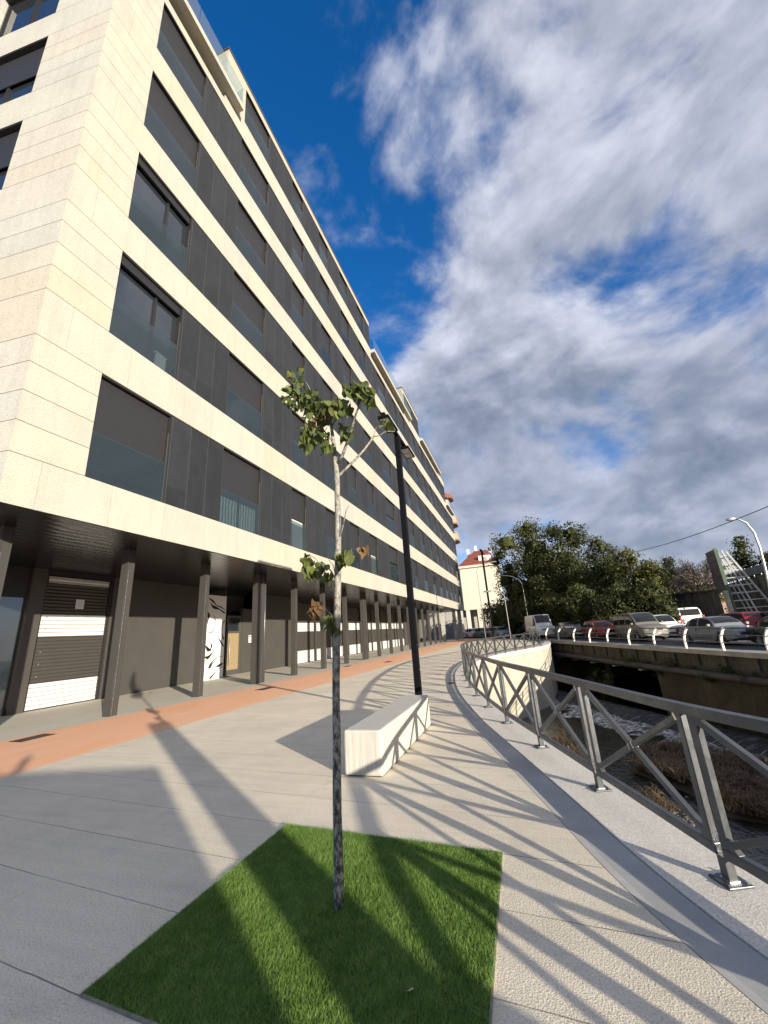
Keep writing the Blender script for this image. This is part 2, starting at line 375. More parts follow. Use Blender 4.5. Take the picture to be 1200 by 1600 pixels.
BARKD = mat('dark_bark', (0.06, 0.05, 0.04), 0.9, var=0.3, vscale=2)
BARKB = mat('pale_bare_bark', (0.15, 0.125, 0.095), 0.9, var=0.3, vscale=2)
def leafmat(name, a, b_, vscale=0.6, trans=0.25, coords='pos'):
    M = bpy.data.materials.new(name); M.use_nodes = True; n = NT(M.node_tree); p = n.n['Principled BSDF']
    vec = n.node('ShaderNodeNewGeometry').outputs['Position'] if coords == 'pos' else n.node('ShaderNodeTexCoord').outputs['Object']
    f = n.noise(vec, vscale, 3, 0.6); c = n.ramp(f, [(0.3, a), (0.7, b_)])
    isl = n.node('ShaderNodeNewGeometry').outputs['Random Per Island']
    c = n.mix(1.0, c, n.ramp(isl, [(0, 0.65), (1, 1.35)]), 'MULTIPLY')
    n.set(p.inputs['Base Color'], c); p.inputs['Roughness'].default_value = 0.6; p.inputs['Specular IOR Level'].default_value = 0.3
    tl = n.node('ShaderNodeBsdfTranslucent', {'Color': c}); mxs = n.node('ShaderNodeMixShader', {0: trans, 1: p.outputs[0], 2: tl.outputs[0]})
    n.l.new(mxs.outputs[0], n.n['Material Output'].inputs[0]); return M
LEAFY = leafmat('young_tree_leaves', (0.070, 0.10, 0.024), (0.14, 0.16, 0.045), 5, 0.35)
LEAFB = leafmat('browned_leaves', (0.10, 0.050, 0.022), (0.16, 0.10, 0.04), 5)
LEAFD = leafmat('dark_evergreen', (0.034, 0.044, 0.014), (0.078, 0.086, 0.026), 0.35)
LEAFO = leafmat('olive_foliage', (0.052, 0.062, 0.014), (0.125, 0.125, 0.030), 0.4)
LEAFG = leafmat('mid_green_foliage', (0.032, 0.044, 0.014), (0.075, 0.086, 0.026), 0.5)
def turf_fn(n, vec, c, b):
    return n.mix(1.0, c, n.ramp(n.noise(vec, 7, 4, 0.6), [(0.3, 0.72), (0.7, 1.25)]), 'MULTIPLY')
TURFB = mat('turf_backing', (0.03, 0.075, 0.012), 0.9, fn=turf_fn)
TURF = leafmat('artificial_turf_blades', (0.16, 0.29, 0.050), (0.28, 0.42, 0.105), 9, 0.35)
REED = leafmat('dry_reeds', (0.070, 0.046, 0.025), (0.145, 0.100, 0.055), 1.2, 0.1)
def wet_fn(n, vec, c, b):
    mpn = n.node('ShaderNodeMapping', {'Vector': vec, 'Scale': (2.0, 2.0, 0.3)}).outputs[0]
    c = n.mix(n.ramp(n.noise(mpn, 0.8, 6, 0.7), [(0.38, 0.0), (0.62, 0.85)]), c, (0.035, 0.036, 0.018, 1))
    return n.mix(1.0, c, n.ramp(n.noise(vec, 9, 5, 0.7), [(0.3, 0.6), (0.7, 1.3)]), 'MULTIPLY')
MOSSY = mat('stained_mossy_concrete', (0.060, 0.046, 0.028), 0.9, var=0.7, vscale=0.9, bump=0.4, bscale=14, fn=wet_fn)
MOSSYB = mat('dark_beam_concrete', (0.085, 0.076, 0.06), 0.9, var=0.35, vscale=1.5, bump=0.3, bscale=14, fn=wet_fn)
PIPE = mat('old_pipe', (0.055, 0.05, 0.043), 0.7, 0.1, var=0.3, vscale=2)
def quay_fn(n, vec, c, b):
    c = n.mix(n.ramp(n.noise(vec, 0.9, 5, 0.65), [(0.45, 0.0), (0.75, 0.5)]), c, (0.30, 0.24, 0.14, 1))
    bp = n.node('ShaderNodeBump', {'Strength': 0.5, 'Distance': 0.05, 'Height': n.noise(vec, 6, 4, 0.6)}); n.l.new(bp.outputs[0], b.inputs['Normal'])
    return c
QUAY = mat('rendered_quay_wall', (0.41, 0.38, 0.31), 0.85, var=0.15, vscale=1.5, fn=quay_fn)
OLDWALL = mat('old_lichen_concrete', (0.15, 0.135, 0.11), 0.9, var=0.35, vscale=0.5, fine=0.2, fscale=8, fn=wet_fn)
def water_fn(n, vec, c, b):
    mpn = n.node('ShaderNodeMapping', {'Vector': vec, 'Rotation': (0, 0, rad(-22)), 'Scale': (1.0, 0.5, 1.0)}).outputs[0]
    h_ = n.m('ADD', n.noise(mpn, 3.2, 5, 0.65), n.m('MULTIPLY', n.noise(mpn, 14, 3, 0.6), 0.25))
    bp = n.node('ShaderNodeBump', {'Strength': 0.55, 'Distance': 0.10, 'Height': h_}); n.l.new(bp.outputs[0], b.inputs['Normal'])
    return n.mix(n.ramp(n.noise(vec, 0.5, 4), [(0.4, 0.0), (0.7, 1.0)]), c, (0.020, 0.017, 0.010, 1))
WATER = mat('river_water', (0.008, 0.009, 0.008), 0.10, spec=0.5, fn=water_fn)
def foam_fn(n, vec, c, b):
    f = n.noise(vec, 3.0, 9, 0.72, 0.9); n.set(b.inputs['Alpha'], n.ramp(f, [(0.42, 0.0), (0.66, 1.0)]))
    return None
FOAM = mat('white_foam', (0.62, 0.65, 0.67), 0.7, fn=foam_fn, bump=0.9, bscale=16, var=0.35, vscale=7)
def weir_fn(n, vec, c, b):
    m1 = n.node('ShaderNodeMapping', {'Vector': vec, 'Rotation': (0, 0, 1.112)}).outputs[0]
    mpn = n.node('ShaderNodeMapping', {'Vector': m1, 'Scale': (9.0, 0.8, 0.8)}).outputs[0]
    f = n.noise(mpn, 1.5, 6, 0.72)
    return n.ramp(f, [(0.40, (0.010, 0.011, 0.010)), (0.56, (0.05, 0.053, 0.052)), (0.72, (0.42, 0.44, 0.45))])
WEIR = mat('falling_water', rough=0.6, spec=0.15, fn=weir_fn)
ROOFT = mat('red_brown_roof_tiles', (0.20, 0.055, 0.035), 0.8, var=0.25, vscale=1.5, fn=None)
CREAMW = mat('cream_rendered_wall', (0.56, 0.525, 0.44), 0.8, var=0.08, vscale=0.4)
GREYW = mat('grey_and_shaded_wall', (0.36, 0.34, 0.31), 0.8, var=0.12, vscale=0.5)  # also stands for shade on the side of the cream corner building
BALC = mat('brown_balcony', (0.36, 0.24, 0.15), 0.7, var=0.15, vscale=1.0)
PINKW = mat('pinkish_house_wall', (0.42, 0.28, 0.21), 0.85, var=0.1)
GREENM = mat('green_painted_steel', (0.07, 0.11, 0.075), 0.6, 0.1, var=0.2, vscale=2)
BOARD = mat('faded_billboard', (0.13, 0.085, 0.07), 0.7, var=0.3, vscale=0.7)
GREYSTEEL = mat('old_grey_steel', (0.42, 0.44, 0.42), 0.5, 0.4, var=0.15, vscale=2)
TYRE = mat('tyre_rubber', (0.015, 0.015, 0.015), 0.8)
ALLOY = mat('wheel_alloy', (0.35, 0.36, 0.37), 0.35, 0.7)
TRIM = mat('black_plastic_trim', (0.02, 0.02, 0.02), 0.6)
HEADL = mat('headlight_lens', (0.62, 0.64, 0.66), 0.12, 0.3)
TAILL = mat('tail_light_lens', (0.42, 0.02, 0.02), 0.2)
PLATE = mat('number_plate', (0.75, 0.75, 0.72), 0.5)
PLATETXT = BLACKP
def paint(name, c, metal=0.35): return mat(name, c, 0.30, metal * .6, spec=0.35, coat=0.25, coords='obj')

# ================================================================== SETTING: ground, promenade, river, road
E0 = Vector((1.9, 40.0, 0)); U = Vector((0.366, -0.9306, 0)).normalized(); N = Vector((0.9306, 0.366, 0)).normalized()
def zr(t): return -0.0165 * min(max(t, 0), 45)
def road(t, o, z=0.0): p = E0 + U * t + N * o; p.z = zr(t) + z; return p
def road_px(px, o, z=0.0):
    lo, hi = -120, 34
    for _ in range(60):
        mid = (lo + hi) / 2
        if project(road(mid, o, z))[0] < px: lo = mid
        else: hi = mid
    return lo

FPTS = [(7.6, -6.2, 0), (6.2, -4.7, 0), (4.9, -3.1, 0), (3.75, -1.45, 0), (3.05, -0.45, 0), (2.48, 0.35, 0), (1.9, 1.4, 0), (1.38, 2.3, 0), (0.908, 3.27, 0), (0.454, 4.607, 0), (0, 5.95, 0), (-.464, 7.306, 0), (-.889, 8.77, 0),
        (-1.30, 10.316, 0), (-1.64, 11.825, 0), (-1.95, 13.5, 0), (-2.20, 15.1, 0), (-2.36, 16.7, 0), (-2.45, 18.3, 0), (-2.43, 19.9, 0), (-2.27, 21.5, 0), (-2.0, 23.0, 0), (-1.6, 24.4, 0),
        (-1.1, 25.8, 0), (-.5, 27.2, 0), (.1, 28.6, 0), (.7, 30.0, 0), (1.15, 31.4, 0)]
FINE = catmull(FPTS, 0.2)
QEND = [Vector((1.5, 33.5, 0)), Vector((1.75, 36.5, 0)), Vector((1.9, 40.0, 0))]
BACK = [Vector((60, -50, 0)), Vector((20, -18, 0)), Vector((11, -9.4, 0))]
EDGE = BACK + FINE + QEND
def strip(mb, A, B):
    b = len(mb.v); n = len(A); mb.v += [tuple(p) for p in A] + [tuple(p) for p in B]
    mb.f += [(b + i, b + i + 1, b + n + i + 1, b + n + i) for i in range(n - 1)]
def zed(P, z): return [Vector((p.x, p.y, z)) for p in P]
prom_edge = offset_path(EDGE, -0.60)
g = MB()
far = E0 + N * 900
land = [(-900, -400), (60, -400)] + [(p.x, p.y) for p in prom_edge] + [(E0.x, E0.y), (far.x, far.y), (900, 1500), (-900, 1500)]
g.poly([(x, y, -0.008) for x, y in land])
# the side across the river: falls gently with the road
tt = [0, 20, 45, 120]
for a, b in zip(tt, tt[1:]):
    g.quad(road(a, 0, -0.008), road(b, 0, -0.008), road(b, 900, -0.008), road(a, 900, -0.008))
tag(g.build('ground', SOIL), kind='structure')

def pave_fn2(n, vec, c, b):
    c = paving_fn(n, vec, c, b)
    s = n.node('ShaderNodeSeparateXYZ', {0: vec})
    v = n.m('ADD', n.m('ADD', s.outputs[1], n.m('MULTIPLY', s.outputs[0], 0.09)), n.m('MULTIPLY', n.noise(vec, 5, 2), 0.012))
    c = n.mix(n.ramp(n.noise(vec, 1.9, 7, 0.7), [(0.60, 0.0), (0.72, 0.28)]), c, (0.26, 0.235, 0.19, 1))
    c = n.mix(n.ramp(n.noise(vec, 7.0, 3, 0.6), [(0.68, 0.0), (0.75, 0.25)]), c, (0.20, 0.18, 0.15, 1))
    j = n.m('MULTIPLY', joint(n, v, 0.577, 0.0075, 1.61), n.m('SUBTRACT', 1.0, n.smooth(s.outputs[1], 3.0, 9.0)))
    j = n.m('MULTIPLY', j, n.ramp(n.noise(vec, 1.1, 2), [(0.35, 0.35), (0.55, 1.0)]))
    return n.mix(n.m('MULTIPLY', j, 0.8), c, (0.08, 0.07, 0.06, 1))
PAVE2 = mat('exposed_aggregate_slabs', (0.70, 0.62, 0.48), 0.85, fn=pave_fn2)
g = MB()
pl = [(-6.9, -30), (45, -42)] + [(p.x, p.y) for p in prom_edge[0:-3]] + [(0.9, 33.4), (0.9, 40), (-2, 52), (-6.6, 66), (-6.6, 40), (-6.62, 20), (-6.86, 11), (-6.9, 5)]
g.poly([(x, y, 0.0) for x, y in pl])
tag(g.build('promenade', PAVE2), kind='structure')
g = MB()
g.poly([(x, y, 0.0) for x, y in [(-10.0, -30), (-6.9, -30), (-6.9, 5), (-6.86, 11), (-6.62, 20), (-6.6, 40), (-6.6, 66), (-9.1, 66), (-9.2, 30), (-9.35, 15), (-9.75, 9), (-10.0, 5)]])
tag(g.build('orange_path', ORANGE), kind='structure')
g = MB()
g.poly([(x, y, 0.0) for x, y in [(-34, -30), (-10.0, -30), (-10.0, 5), (-9.75, 9), (-9.35, 15), (-9.2, 30), (-9.1, 66), (-34, 66)]])
tag(g.build('arcade_pavement', ARCF), kind='structure')
g = MB()
A, B, C_, D_ = (offset_path(EDGE, o) for o in (-0.596, -0.54, -0.40, -0.338))
strip(g, zed(A, 0.0), zed(B, -0.010)); strip(g, zed(B, -0.010), zed(C_, -0.014)); strip(g, zed(C_, -0.014), zed(D_, 0.0))
strip(g, zed(offset_path(EDGE, -0.62), -0.05), zed(offset_path(EDGE, -0.30), -0.05))
tag(g.build('drain_channel', CHANNEL, smooth=False), kind='structure')
# quay: coping stone plus wall down to the river bed
qw = empty('quay_wall', (0.8, 3.8, 0), label='pale retaining wall with granite coping that curves along the river under the grey railing', cat='retaining wall')
g = MB(); cin, cout = offset_path(EDGE, -0.328), offset_path(EDGE, 0.17)
strip(g, zed(cin, 0.006), zed(cout, 0.006)); strip(g, zed(cin, -0.06), zed(cin, 0.006)); strip(g, zed(cout, 0.006), zed(cout, -0.16)); strip(g, zed(cout, -0.16), zed(offset_path(EDGE, 0.12), -0.16))
g.build('coping', COPING, qw, recalc=False)
g = MB(); strip(g, zed(offset_path(EDGE, 0.12), -0.16), zed(offset_path(EDGE, 0.12), -4.6))
g.build('wall_face', QUAY, qw, recalc=False)

# river bed and water
g = MB(); g.poly([(-12, -60, -3.62), (70, -60, -3.62), (70, 10, -3.62), (30, 75, -3.62), (-12, 75, -3.62)])
WZ = -3.62
tag(g.build('river_water', WATER), kind='structure')
# the weir lies just in front of the bridge
WA = Vector((0.9, 34.9, 0)); WB = Vector((9.6, 17.1, 0))
wd = (WB - WA).normalized(); wn_ = Vector((wd.y, -wd.x, 0))
if wn_.dot(Vector((0, -1, 0))) < 0: wn_ = -wn_
g = MB(); rows = []
K = 110
prof = [(-0.6, -3.34), (-0.12, -3.30), (0.25, -3.33), (0.75, -3.45), (1.15, -3.58), (1.35, -3.68)]
for k in range(K + 1):
    p = WA + (WB - WA) * (k / K); wob = 0.18 * mnoise.noise(Vector((k * 0.16, 3, 0)))
    rows.append([Vector((p.x + wn_.x * (o + wob), p.y + wn_.y * (o + wob), z + 0.03 * mnoise.noise(Vector((k * .5, o, 0))))) for o, z in prof])
for a, b in zip(rows, rows[1:]):
    for i in range(len(prof) - 1): g.quad(a[i], a[i + 1], b[i + 1], b[i])
tag(g.build('weir_water', WEIR, smooth=False, recalc=False), kind='structure')
POOL = mat('still_dark_water', (0.004, 0.005, 0.004), 0.06, spec=0.3, bump=0.05, bscale=6)
g = MB(); ua, ub = WA - wn_ * .5, WB - wn_ * .5; g.poly([(ua.x, ua.y, -3.35), (ub.x, ub.y, -3.35), (ub.x + 6, ub.y + 2, -3.35), (ub.x + 14, ub.y + 30, -3.35), (ua.x + 5, ua.y + 34, -3.35), (ua.x - 6, ua.y + 20, -3.35)])
tag(g.build('river_pool_above_weir', POOL), kind='structure')
g = MB(); rows = []
for k in range(K + 1):
    p = WA + (WB - WA) * (k / K); wdt = 1.0 + 0.9 * mnoise.noise(Vector((k * 0.13, 9, 0)))
    rows.append([Vector((p.x + wn_.x * o, p.y + wn_.y * o, WZ + 0.02 + 0.12 * max(0, 1 - (o - .9) / 1.2) * (0.6 + .6 * mnoise.noise(Vector((k * .22, o * 1.5, 1)))))) for o in [0.95 + 0.22 * j * wdt for j in range(9)]])
for a, b in zip(rows, rows[1:]):
    for i in range(8): g.quad(a[i], a[i + 1], b[i + 1], b[i])
tag(g.build('weir_foam', FOAM, smooth=True, recalc=False), kind='stuff', label='white churning foam along the foot of the weir', cat='foam')

# dry reed bed on a mud bar
def reeds(name, outline, n, hgt, label, seed):
    r = random.Random(seed); g = MB(); xs = [p[0] for p in outline]; ys = [p[1] for p in outline]
    def inside(x, y):
        c = False; j = len(outline) - 1
        for i in range(len(outline)):
            xi, yi = outline[i]; xj, yj = outline[j]
            if (yi > y) != (yj > y) and x < (xj - xi) * (y - yi) / (yj - yi) + xi: c = not c
            j = i
        return c
    cnt = 0
    while cnt < n:
        x = r.uniform(min(xs), max(xs)); y = r.uniform(min(ys), max(ys))
        if not inside(x, y): continue
        if mnoise.noise(Vector((x * 1.3, y * 1.3, seed))) < -0.28: continue
        cnt += 1
        z0 = WZ + 0.02 + 0.22 * (0.5 + mnoise.noise(Vector((x * .7, y * .7, 2)))); L = hgt * r.uniform(0.5, 1.3)
        a = mnoise.noise(Vector((x * .9, y * .9, 5))) * 5 + r.uniform(-1.6, 1.6); tilt = r.uniform(0.5, 1.5)
        d = Vector((math.cos(a), math.sin(a), 0)); sd = Vector((-d.y, d.x, 0)) * r.uniform(0.006, 0.014)
        p0 = Vector((x, y, z0)); p1 = p0 + d * L * .4 * math.sin(tilt) + Vector((0, 0, L * .5 * math.cos(tilt * .7))); p2 = p1 + d * L * .5 + Vector((0, 0, L * r.uniform(-.28, .18)))
        g.add([p0 - sd, p0 + sd, p1 + sd, p1 - sd, p2], [(0, 1, 2, 3), (3, 2, 4)])
    return tag(g.build(name, REED, recalc=False), kind='stuff', label=label, cat='dry reeds')
def zp(px, py, z=WZ + 0.2): p = at_z(px, py, z); return (p.x, p.y)
MUD = mat('wet_mud', (0.024, 0.018, 0.012), 0.7, var=0.4, vscale=2, bump=0.6, bscale=8)
bar = [zp(985, 1195), zp(1030, 1160), zp(1105, 1172), zp(1215, 1195), zp(1330, 1215), zp(1330, 1330), zp(1240, 1300), zp(1195, 1272), zp(1130, 1262), zp(1075, 1228)]
bar2 = [zp(856, 1152), zp(878, 1148), zp(905, 1165), zp(925, 1195), zp(905, 1200), zp(870, 1175)]
bar3 = [zp(985, 1232), zp(1020, 1228), zp(1052, 1262), zp(1040, 1275), zp(1000, 1252)]
def mudbar(outline):
    g = MB(); cx = sum(p[0] for p in outline) / len(outline); cy = sum(p[1] for p in outline) / len(outline); ring = []
    for s, z in ((1.10, WZ - 0.04), (0.97, WZ + 0.02), (0.85, WZ + 0.07), (0.5, WZ + 0.12)): ring.append([(cx + (x - cx) * s, cy + (y - cy) * s, z) for x, y in outline])
    n = len(outline)
    for a, b in zip(ring, ring[1:]):
        for i in range(n): g.quad(a[i], a[(i + 1) % n], b[(i + 1) % n], b[i])
    g.poly(ring[-1]); return g
tag(mudbar(bar).build('mud_bar', MUD, smooth=True), kind='structure')
tag(mudbar(bar2).build('mud_bar', MUD, smooth=True), kind='structure')
tag(mudbar(bar3).build('mud_bar', MUD, smooth=True), kind='structure')
reeds('dry_reed_bed', bar, 17000, 0.50, 'broad bed of flattened brown dry reeds in the river bed at the right', 11)
reeds('dry_reed_clump', bar2, 900, 0.40, 'small rusty brown reed patch close under the curved quay wall', 12)
reeds('dry_reed_tuft', bar3, 420, 0.42, 'little tuft of dry reddish reeds standing in dark water in front of the big reed bed', 13)
# gravel shoal near the tuft
g = MB(); rg = random.Random(4)
for k in range(260):
    p = at_z(1030 + rg.gauss(35, 26), 1262 + rg.gauss(24, 14), WZ + 0.0); r_ = rg.uniform(0.02, 0.075)
    g.revolve([(0.005, -r_ * .4), (r_ * .85, -r_ * .2), (r_, 0.0), (r_ * .7, r_ * .35), (0.005, r_ * .5)], 7, Matrix.Translation(p) @ Matrix.Rotation(k, 4, 'Z') @ Matrix.Diagonal((1.3, 0.9, 1, 1)))
tag(g.build('river_gravel', OLDWALL, smooth=True), 'wet gravel shoal breaking the dark water beside the reddish reed tuft', 'gravel', kind='stuff')

# bridge
TL, TR = -0.2, 13.2       # river opening along the deck edge
br = empty('road_bridge', tuple(road(6, 0.2, -0.5)), label='old low concrete road bridge with mossy edge beam crossing the river', cat='bridge')
g = MB()
def rbox(mb, t0, t1, o0, o1, z0, z1, step=6.0):
    n = max(1, int((t1 - t0) / step))
    for k in range(n):
        a = t0 + (t1 - t0) * k / n; b = t0 + (t1 - t0) * (k + 1) / n
        vs = [road(t, o, z) for z in (z0, z1) for o in (o0, o1) for t in (a, b)]
        mb.add(vs, [(0, 2, 3, 1), (4, 5, 7, 6), (0, 1, 5, 4), (2, 6, 7, 3)] + ([(0, 4, 6, 2)] if k == 0 else []) + ([(1, 3, 7, 5)] if k == n - 1 else []))
rbox(g, TL - 0.6, 60, -0.12, 0.55, -0.16, 0.05); g.build('kerb_slab', mat('worn_pale_concrete', (0.33, 0.31, 0.26), 0.85, var=0.25, vscale=1.5, fine=0.2, fscale=30), br)
g = MB(); rbox(g, TL, 60, 0.04, 0.5, -0.78, -0.16); g.build('edge_beam', MOSSYB, br)
g = MB(); rbox(g, TL, TR, 0.5, 26, -0.75, -0.30); g.build('deck_slab', MOSSYB, br)
for t in np.arange(0.9, 34, 1.55):
    g = MB(); rbox(g, t, t + 0.16, -0.08, 0.04, -0.72, -0.18, 60); g.build('beam_rib', MOSSYB, br)
for t in np.arange(1.5, 14, 2.6):
    g = MB(); rbox(g, t, t + 0.32, -0.16, 0.3, -1.34, -1.28, 60); g.build('pipe_bracket', GREYSTEEL, br)
g = MB(); g.tube([road(t, -0.22, -1.06) for t in np.arange(-0.2, 50, 3)], 0.17, 10); g.build('pipe', PIPE, br, smooth=True)
g = MB(); rbox(g, TL, 60, 0.10, 0.45, -0.95, -0.78); g.build('lower_ledge', MOSSYB, br)
g = MB(); rbox(g, TR, 60, 0.02, 0.5, -4.7, -0.95, 60); rbox(g, TR, TR + 0.4, 0.5, 26, -4.7, -0.3, 60); rbox(g, TL - 0.4, TL, 0.3, 26, -4.7, -0.3, 60); rbox(g, TL, TR, 25.6, 26, -4.7, -0.3, 60)
g.build('abutment', MOSSY, br)
g = MB(); g.tube([road(3.4, 3.0, -4.6), road(3.4, 3.0, -0.7)], 0.22, 10); g.build('pier', OLDWALL, br)

# road, kerbs and markings
g = MB()
def rsheet(mb, t0, t1, o0, o1, z, step=5.0):
    n = max(1, int(abs(t1 - t0) / step))
    for k in range(n):
        a = t0 + (t1 - t0) * k / n; b = t0 + (t1 - t0) * (k + 1) / n
        mb.quad(road(a, o0, z), road(b, o0, z), road(b, o1, z), road(a, o1, z))
rsheet(g, -130, 0, 0.9, 13.2, 0.0); rsheet(g, 0, 60, 0.58, 13.2, 0.0)
tag(g.build('road', ASPH), kind='structure')
g = MB()
for o in (5.1, 8.2, 11.3):
    for t in np.arange(-60, 50, 4.5): rsheet(g, t, t + 2, o, o + 0.12, 0.004)
rsheet(g, 0, 60, 0.95, 1.07, 0.004)
tag(g.build('road_markings', MARK), kind='structure')
g = MB(); rbox(g, -40, 60, 13.2, 15.0, -0.02, 0.13, 8); tag(g.build('far_pavement', ARCF), kind='structure')
g = MB(); g.poly([(-60, 67, 0.0), (-3.5, 67, 0.0), (-4.5, 90, 0.0), (-60, 90, 0.0)]); tag(g.build('side_street', ASPH), kind='structure')

# ================================================================== MAIN APARTMENT BUILDING
XF = -8.55                                   # plane of the street front
SL = [5.22 + 3.84 * i for i in range(6)]; LL = [s + 2.65 for s in SL]
B0 = 4.23; YE = 65.9; YC = 4.21
bld = empty('apartment_building', (-14, 35, 0), label='long apartment block with cream granite bands, dark cladding and a steel-columned arcade', cat='building')
def part(mb, name, m_, par=None, **k): return mb.build(name, m_, par or bld, **k)
YS = 60.1                                    # the block steps down a storey past here
ROOFY = [(4.21, 8.7, 5), (8.7, 26.5, 6), (26.5, 36.8, 5), (36.8, 43.9, 6), (43.9, 55.2, 5)]
g = MB(); g.prism([(-8.95, 4.6), (-26, 2.8), (-26, YS - .1), (-8.95, YS - .1)], B0 + 0.12, LL[4] + 0.25); g.prism([(-8.95, YS - .1), (-26, YS - .1), (-26, YE - .1), (-8.95, YE - .1)], B0 + 0.12, LL[3] + 0.25); part(g, 'core', CLAD)
# bands
def bandbox(g, z0, z1, y0=YC, y1=YE, x=XF, d=0.42): g.box(x - d, x, y0, y1, z0, z1)
for i in range(5):
    z0 = B0 if i == 0 else LL[i - 1]
    g = MB(); bandbox(g, z0, SL[i], y1=YE if i < 4 else YS); part(g, 'stone_band', STONE)
g = MB(); bandbox(g, LL[4], LL[4] + 0.42, y1=55.2); part(g, 'stone_band', STONE)
g = MB(); bandbox(g, LL[4], LL[4] + 1.0, y0=55.2, y1=YS); g.box(-20, XF - .42, YS - .4, YS - .1, LL[3], LL[4] + 1.0); part(g, 'stone_band', STONE)
g = MB(); g.box(XF - 8, XF + .03, 55.2, YS + .04, LL[4] + 1.0, LL[4] + 1.1); part(g, 'roof_capping', DMETAL)
g = MB(); bandbox(g, LL[3], LL[3] + 0.42, y0=YS); part(g, 'stone_band', STONE)
g = MB(); g.box(XF - 1.0, XF + .36, YS - .3, YE + .3, LL[3] + .82, LL[3] + 1.12); part(g, 'terrace_slab', STONE)
g = MB(); g.box(XF - 12, XF - .95, YS, YE, LL[3] + .25, LL[3] + .81); part(g, 'terrace_deck', DMETAL)
g = MB(); g.box(XF + .30, XF + .316, YS - .3, YE + .3, LL[3] + 1.12, LL[3] + 2.2); part(g, 'terrace_balustrade', CLEAR)
for (y0, y1, n) in ROOFY:
    if n == 6:
        g = MB(); bandbox(g, LL[4] + 0.42, SL[5], y0, y1); part(g, 'stone_band', STONE)
# granite corner piers
g = MB()
for i in range(5): g.box(XF - .42, XF, YC, 5.62, SL[i], LL[i])
part(g, 'corner_pier', STONE)
# end face
DD = Vector((-.9945, -.1045, 0)); Cn = Vector((XF, YC, 0)); ND = Vector((0.1045, -0.9945, 0))
def epb(g, s0, s1, z0, z1, d0=0.0, d1=0.42):
    vs = []
    for z in (z0, z1):
        for d in (d0, d1):
            for s in (s0, s1): vs.append(Cn + DD * s - ND * d + Vector((0, 0, z)))
    g.add(vs, [(0, 1, 3, 2), (4, 6, 7, 5), (0, 4, 5, 1), (2, 3, 7, 6), (0, 2, 6, 4), (1, 5, 7, 3)])
g = MB()
zb = B0
for i in range(5):
    epb(g, 0.0, 17.0, zb, SL[i]); zb = LL[i]
    for a, b in ((0, 2.26), (5.0, 7.2), (10.0, 12.2), (15, 17)): epb(g, a, b, SL[i], LL[i])
epb(g, 0, 17, LL[4], LL[4] + 0.42)
part(g, 'end_wall', STONE_END)

def facade_window(y0, y1, z0, z1, style, r, par=bld, x=XF):
    """opening y0..y1; frame jamb on the far side, blind, glass, balustrade glass"""
    xb = x - 0.16
    f = MB(); t = 0.055
    f.box(xb - .06, xb + .02, y0, y0 + t, z0, z1); f.box(xb - .06, xb + .02, y1 - t, y1, z0, z1)
    f.box(xb - .06, xb + .02, y0 + t, y1 - t, z1 - t, z1); f.box(xb - .06, xb + .02, y0 + t, y1 - t, z0, z0 + t)
    wd_ = y1 - y0
    f.box(xb + .022, x - 0.012, y0 - 0.002, y1 + 0.002, z1 - 0.05, z1 - 0.003)        # head flashing
    f.box(xb + .022, x - 0.012, y1 - 0.05, y1 - 0.003, z0, z1 - 0.052)           # deep far jamb
    if wd_ > 1.5 or style == 'open':
        ym = y0 + wd_ * (0.60 if style == 'open' else .5); f.box(xb - .055, xb + .015, ym - .04, ym + .04, z0 + t, z1 - t)
    w_ = f.build('window', FRAME, par)
    gl = MB(); gl.box(xb - .05, xb - .035, y0 + t, y1 - t, z0 + t, z1 - t); gl.build('pane', CURTAIN if style == 'curtain' else (INTW if style == 'light' else GLASS), w_)
    if style == 'curtain' or style == 'light':
        pass
    if style == 'open':
        rb = MB(); rb.box(xb + .025, xb + .10, y0 + .02, y1 - .06, z1 - 0.34, z1 - 0.06); rb.build('blind_box', FRAME, w_)
    else:
        low = {'half': r.uniform(0.42, 0.55), 'most': r.uniform(0.0, 0.12), 'full': 0.0, 'curtain': 0.38, 'light': 0.50}[style]
        zb_ = z0 + (z1 - z0) * low
        rb = MB(); rb.box(xb + .022, xb + .05, y0 + .01, y1 - .055, max(zb_, z0 + 0.06), z1 - 0.055); rb.build('roller_blind', BLIND, w_)
    gz = z0 + 1.16
    rl = MB(); rl.box(x - 0.045, x - 0.030, y0 + 0.012, y1 - 0.055, z0 + 0.01, gz); rl.build('glass_balustrade', RAILGLASS, w_)
    if y0 < 30:
        jm = MB(); jm.box(x - .055, x - .018, y1 - .054, y1 - .030, z0 + .01, gz + 0.9); jm.build('guide_rail', FRAMEL, w_)
    return w_
WIN = [(5.62, 7.72), (9.87, 11.95), (14.17, 15.42), (17.42, 18.72), (20.5, 21.95), (23.8, 25.2), (27.9, 30.1), (32.2, 33.5), (34.9, 36.5), (38.9, 40.8), (43.3, 44.9), (47.2, 48.8), (51.2, 52.8), (55.0, 56.6), (58.2, 59.7), (62.6, 64.2)]
rw = random.Random(5)
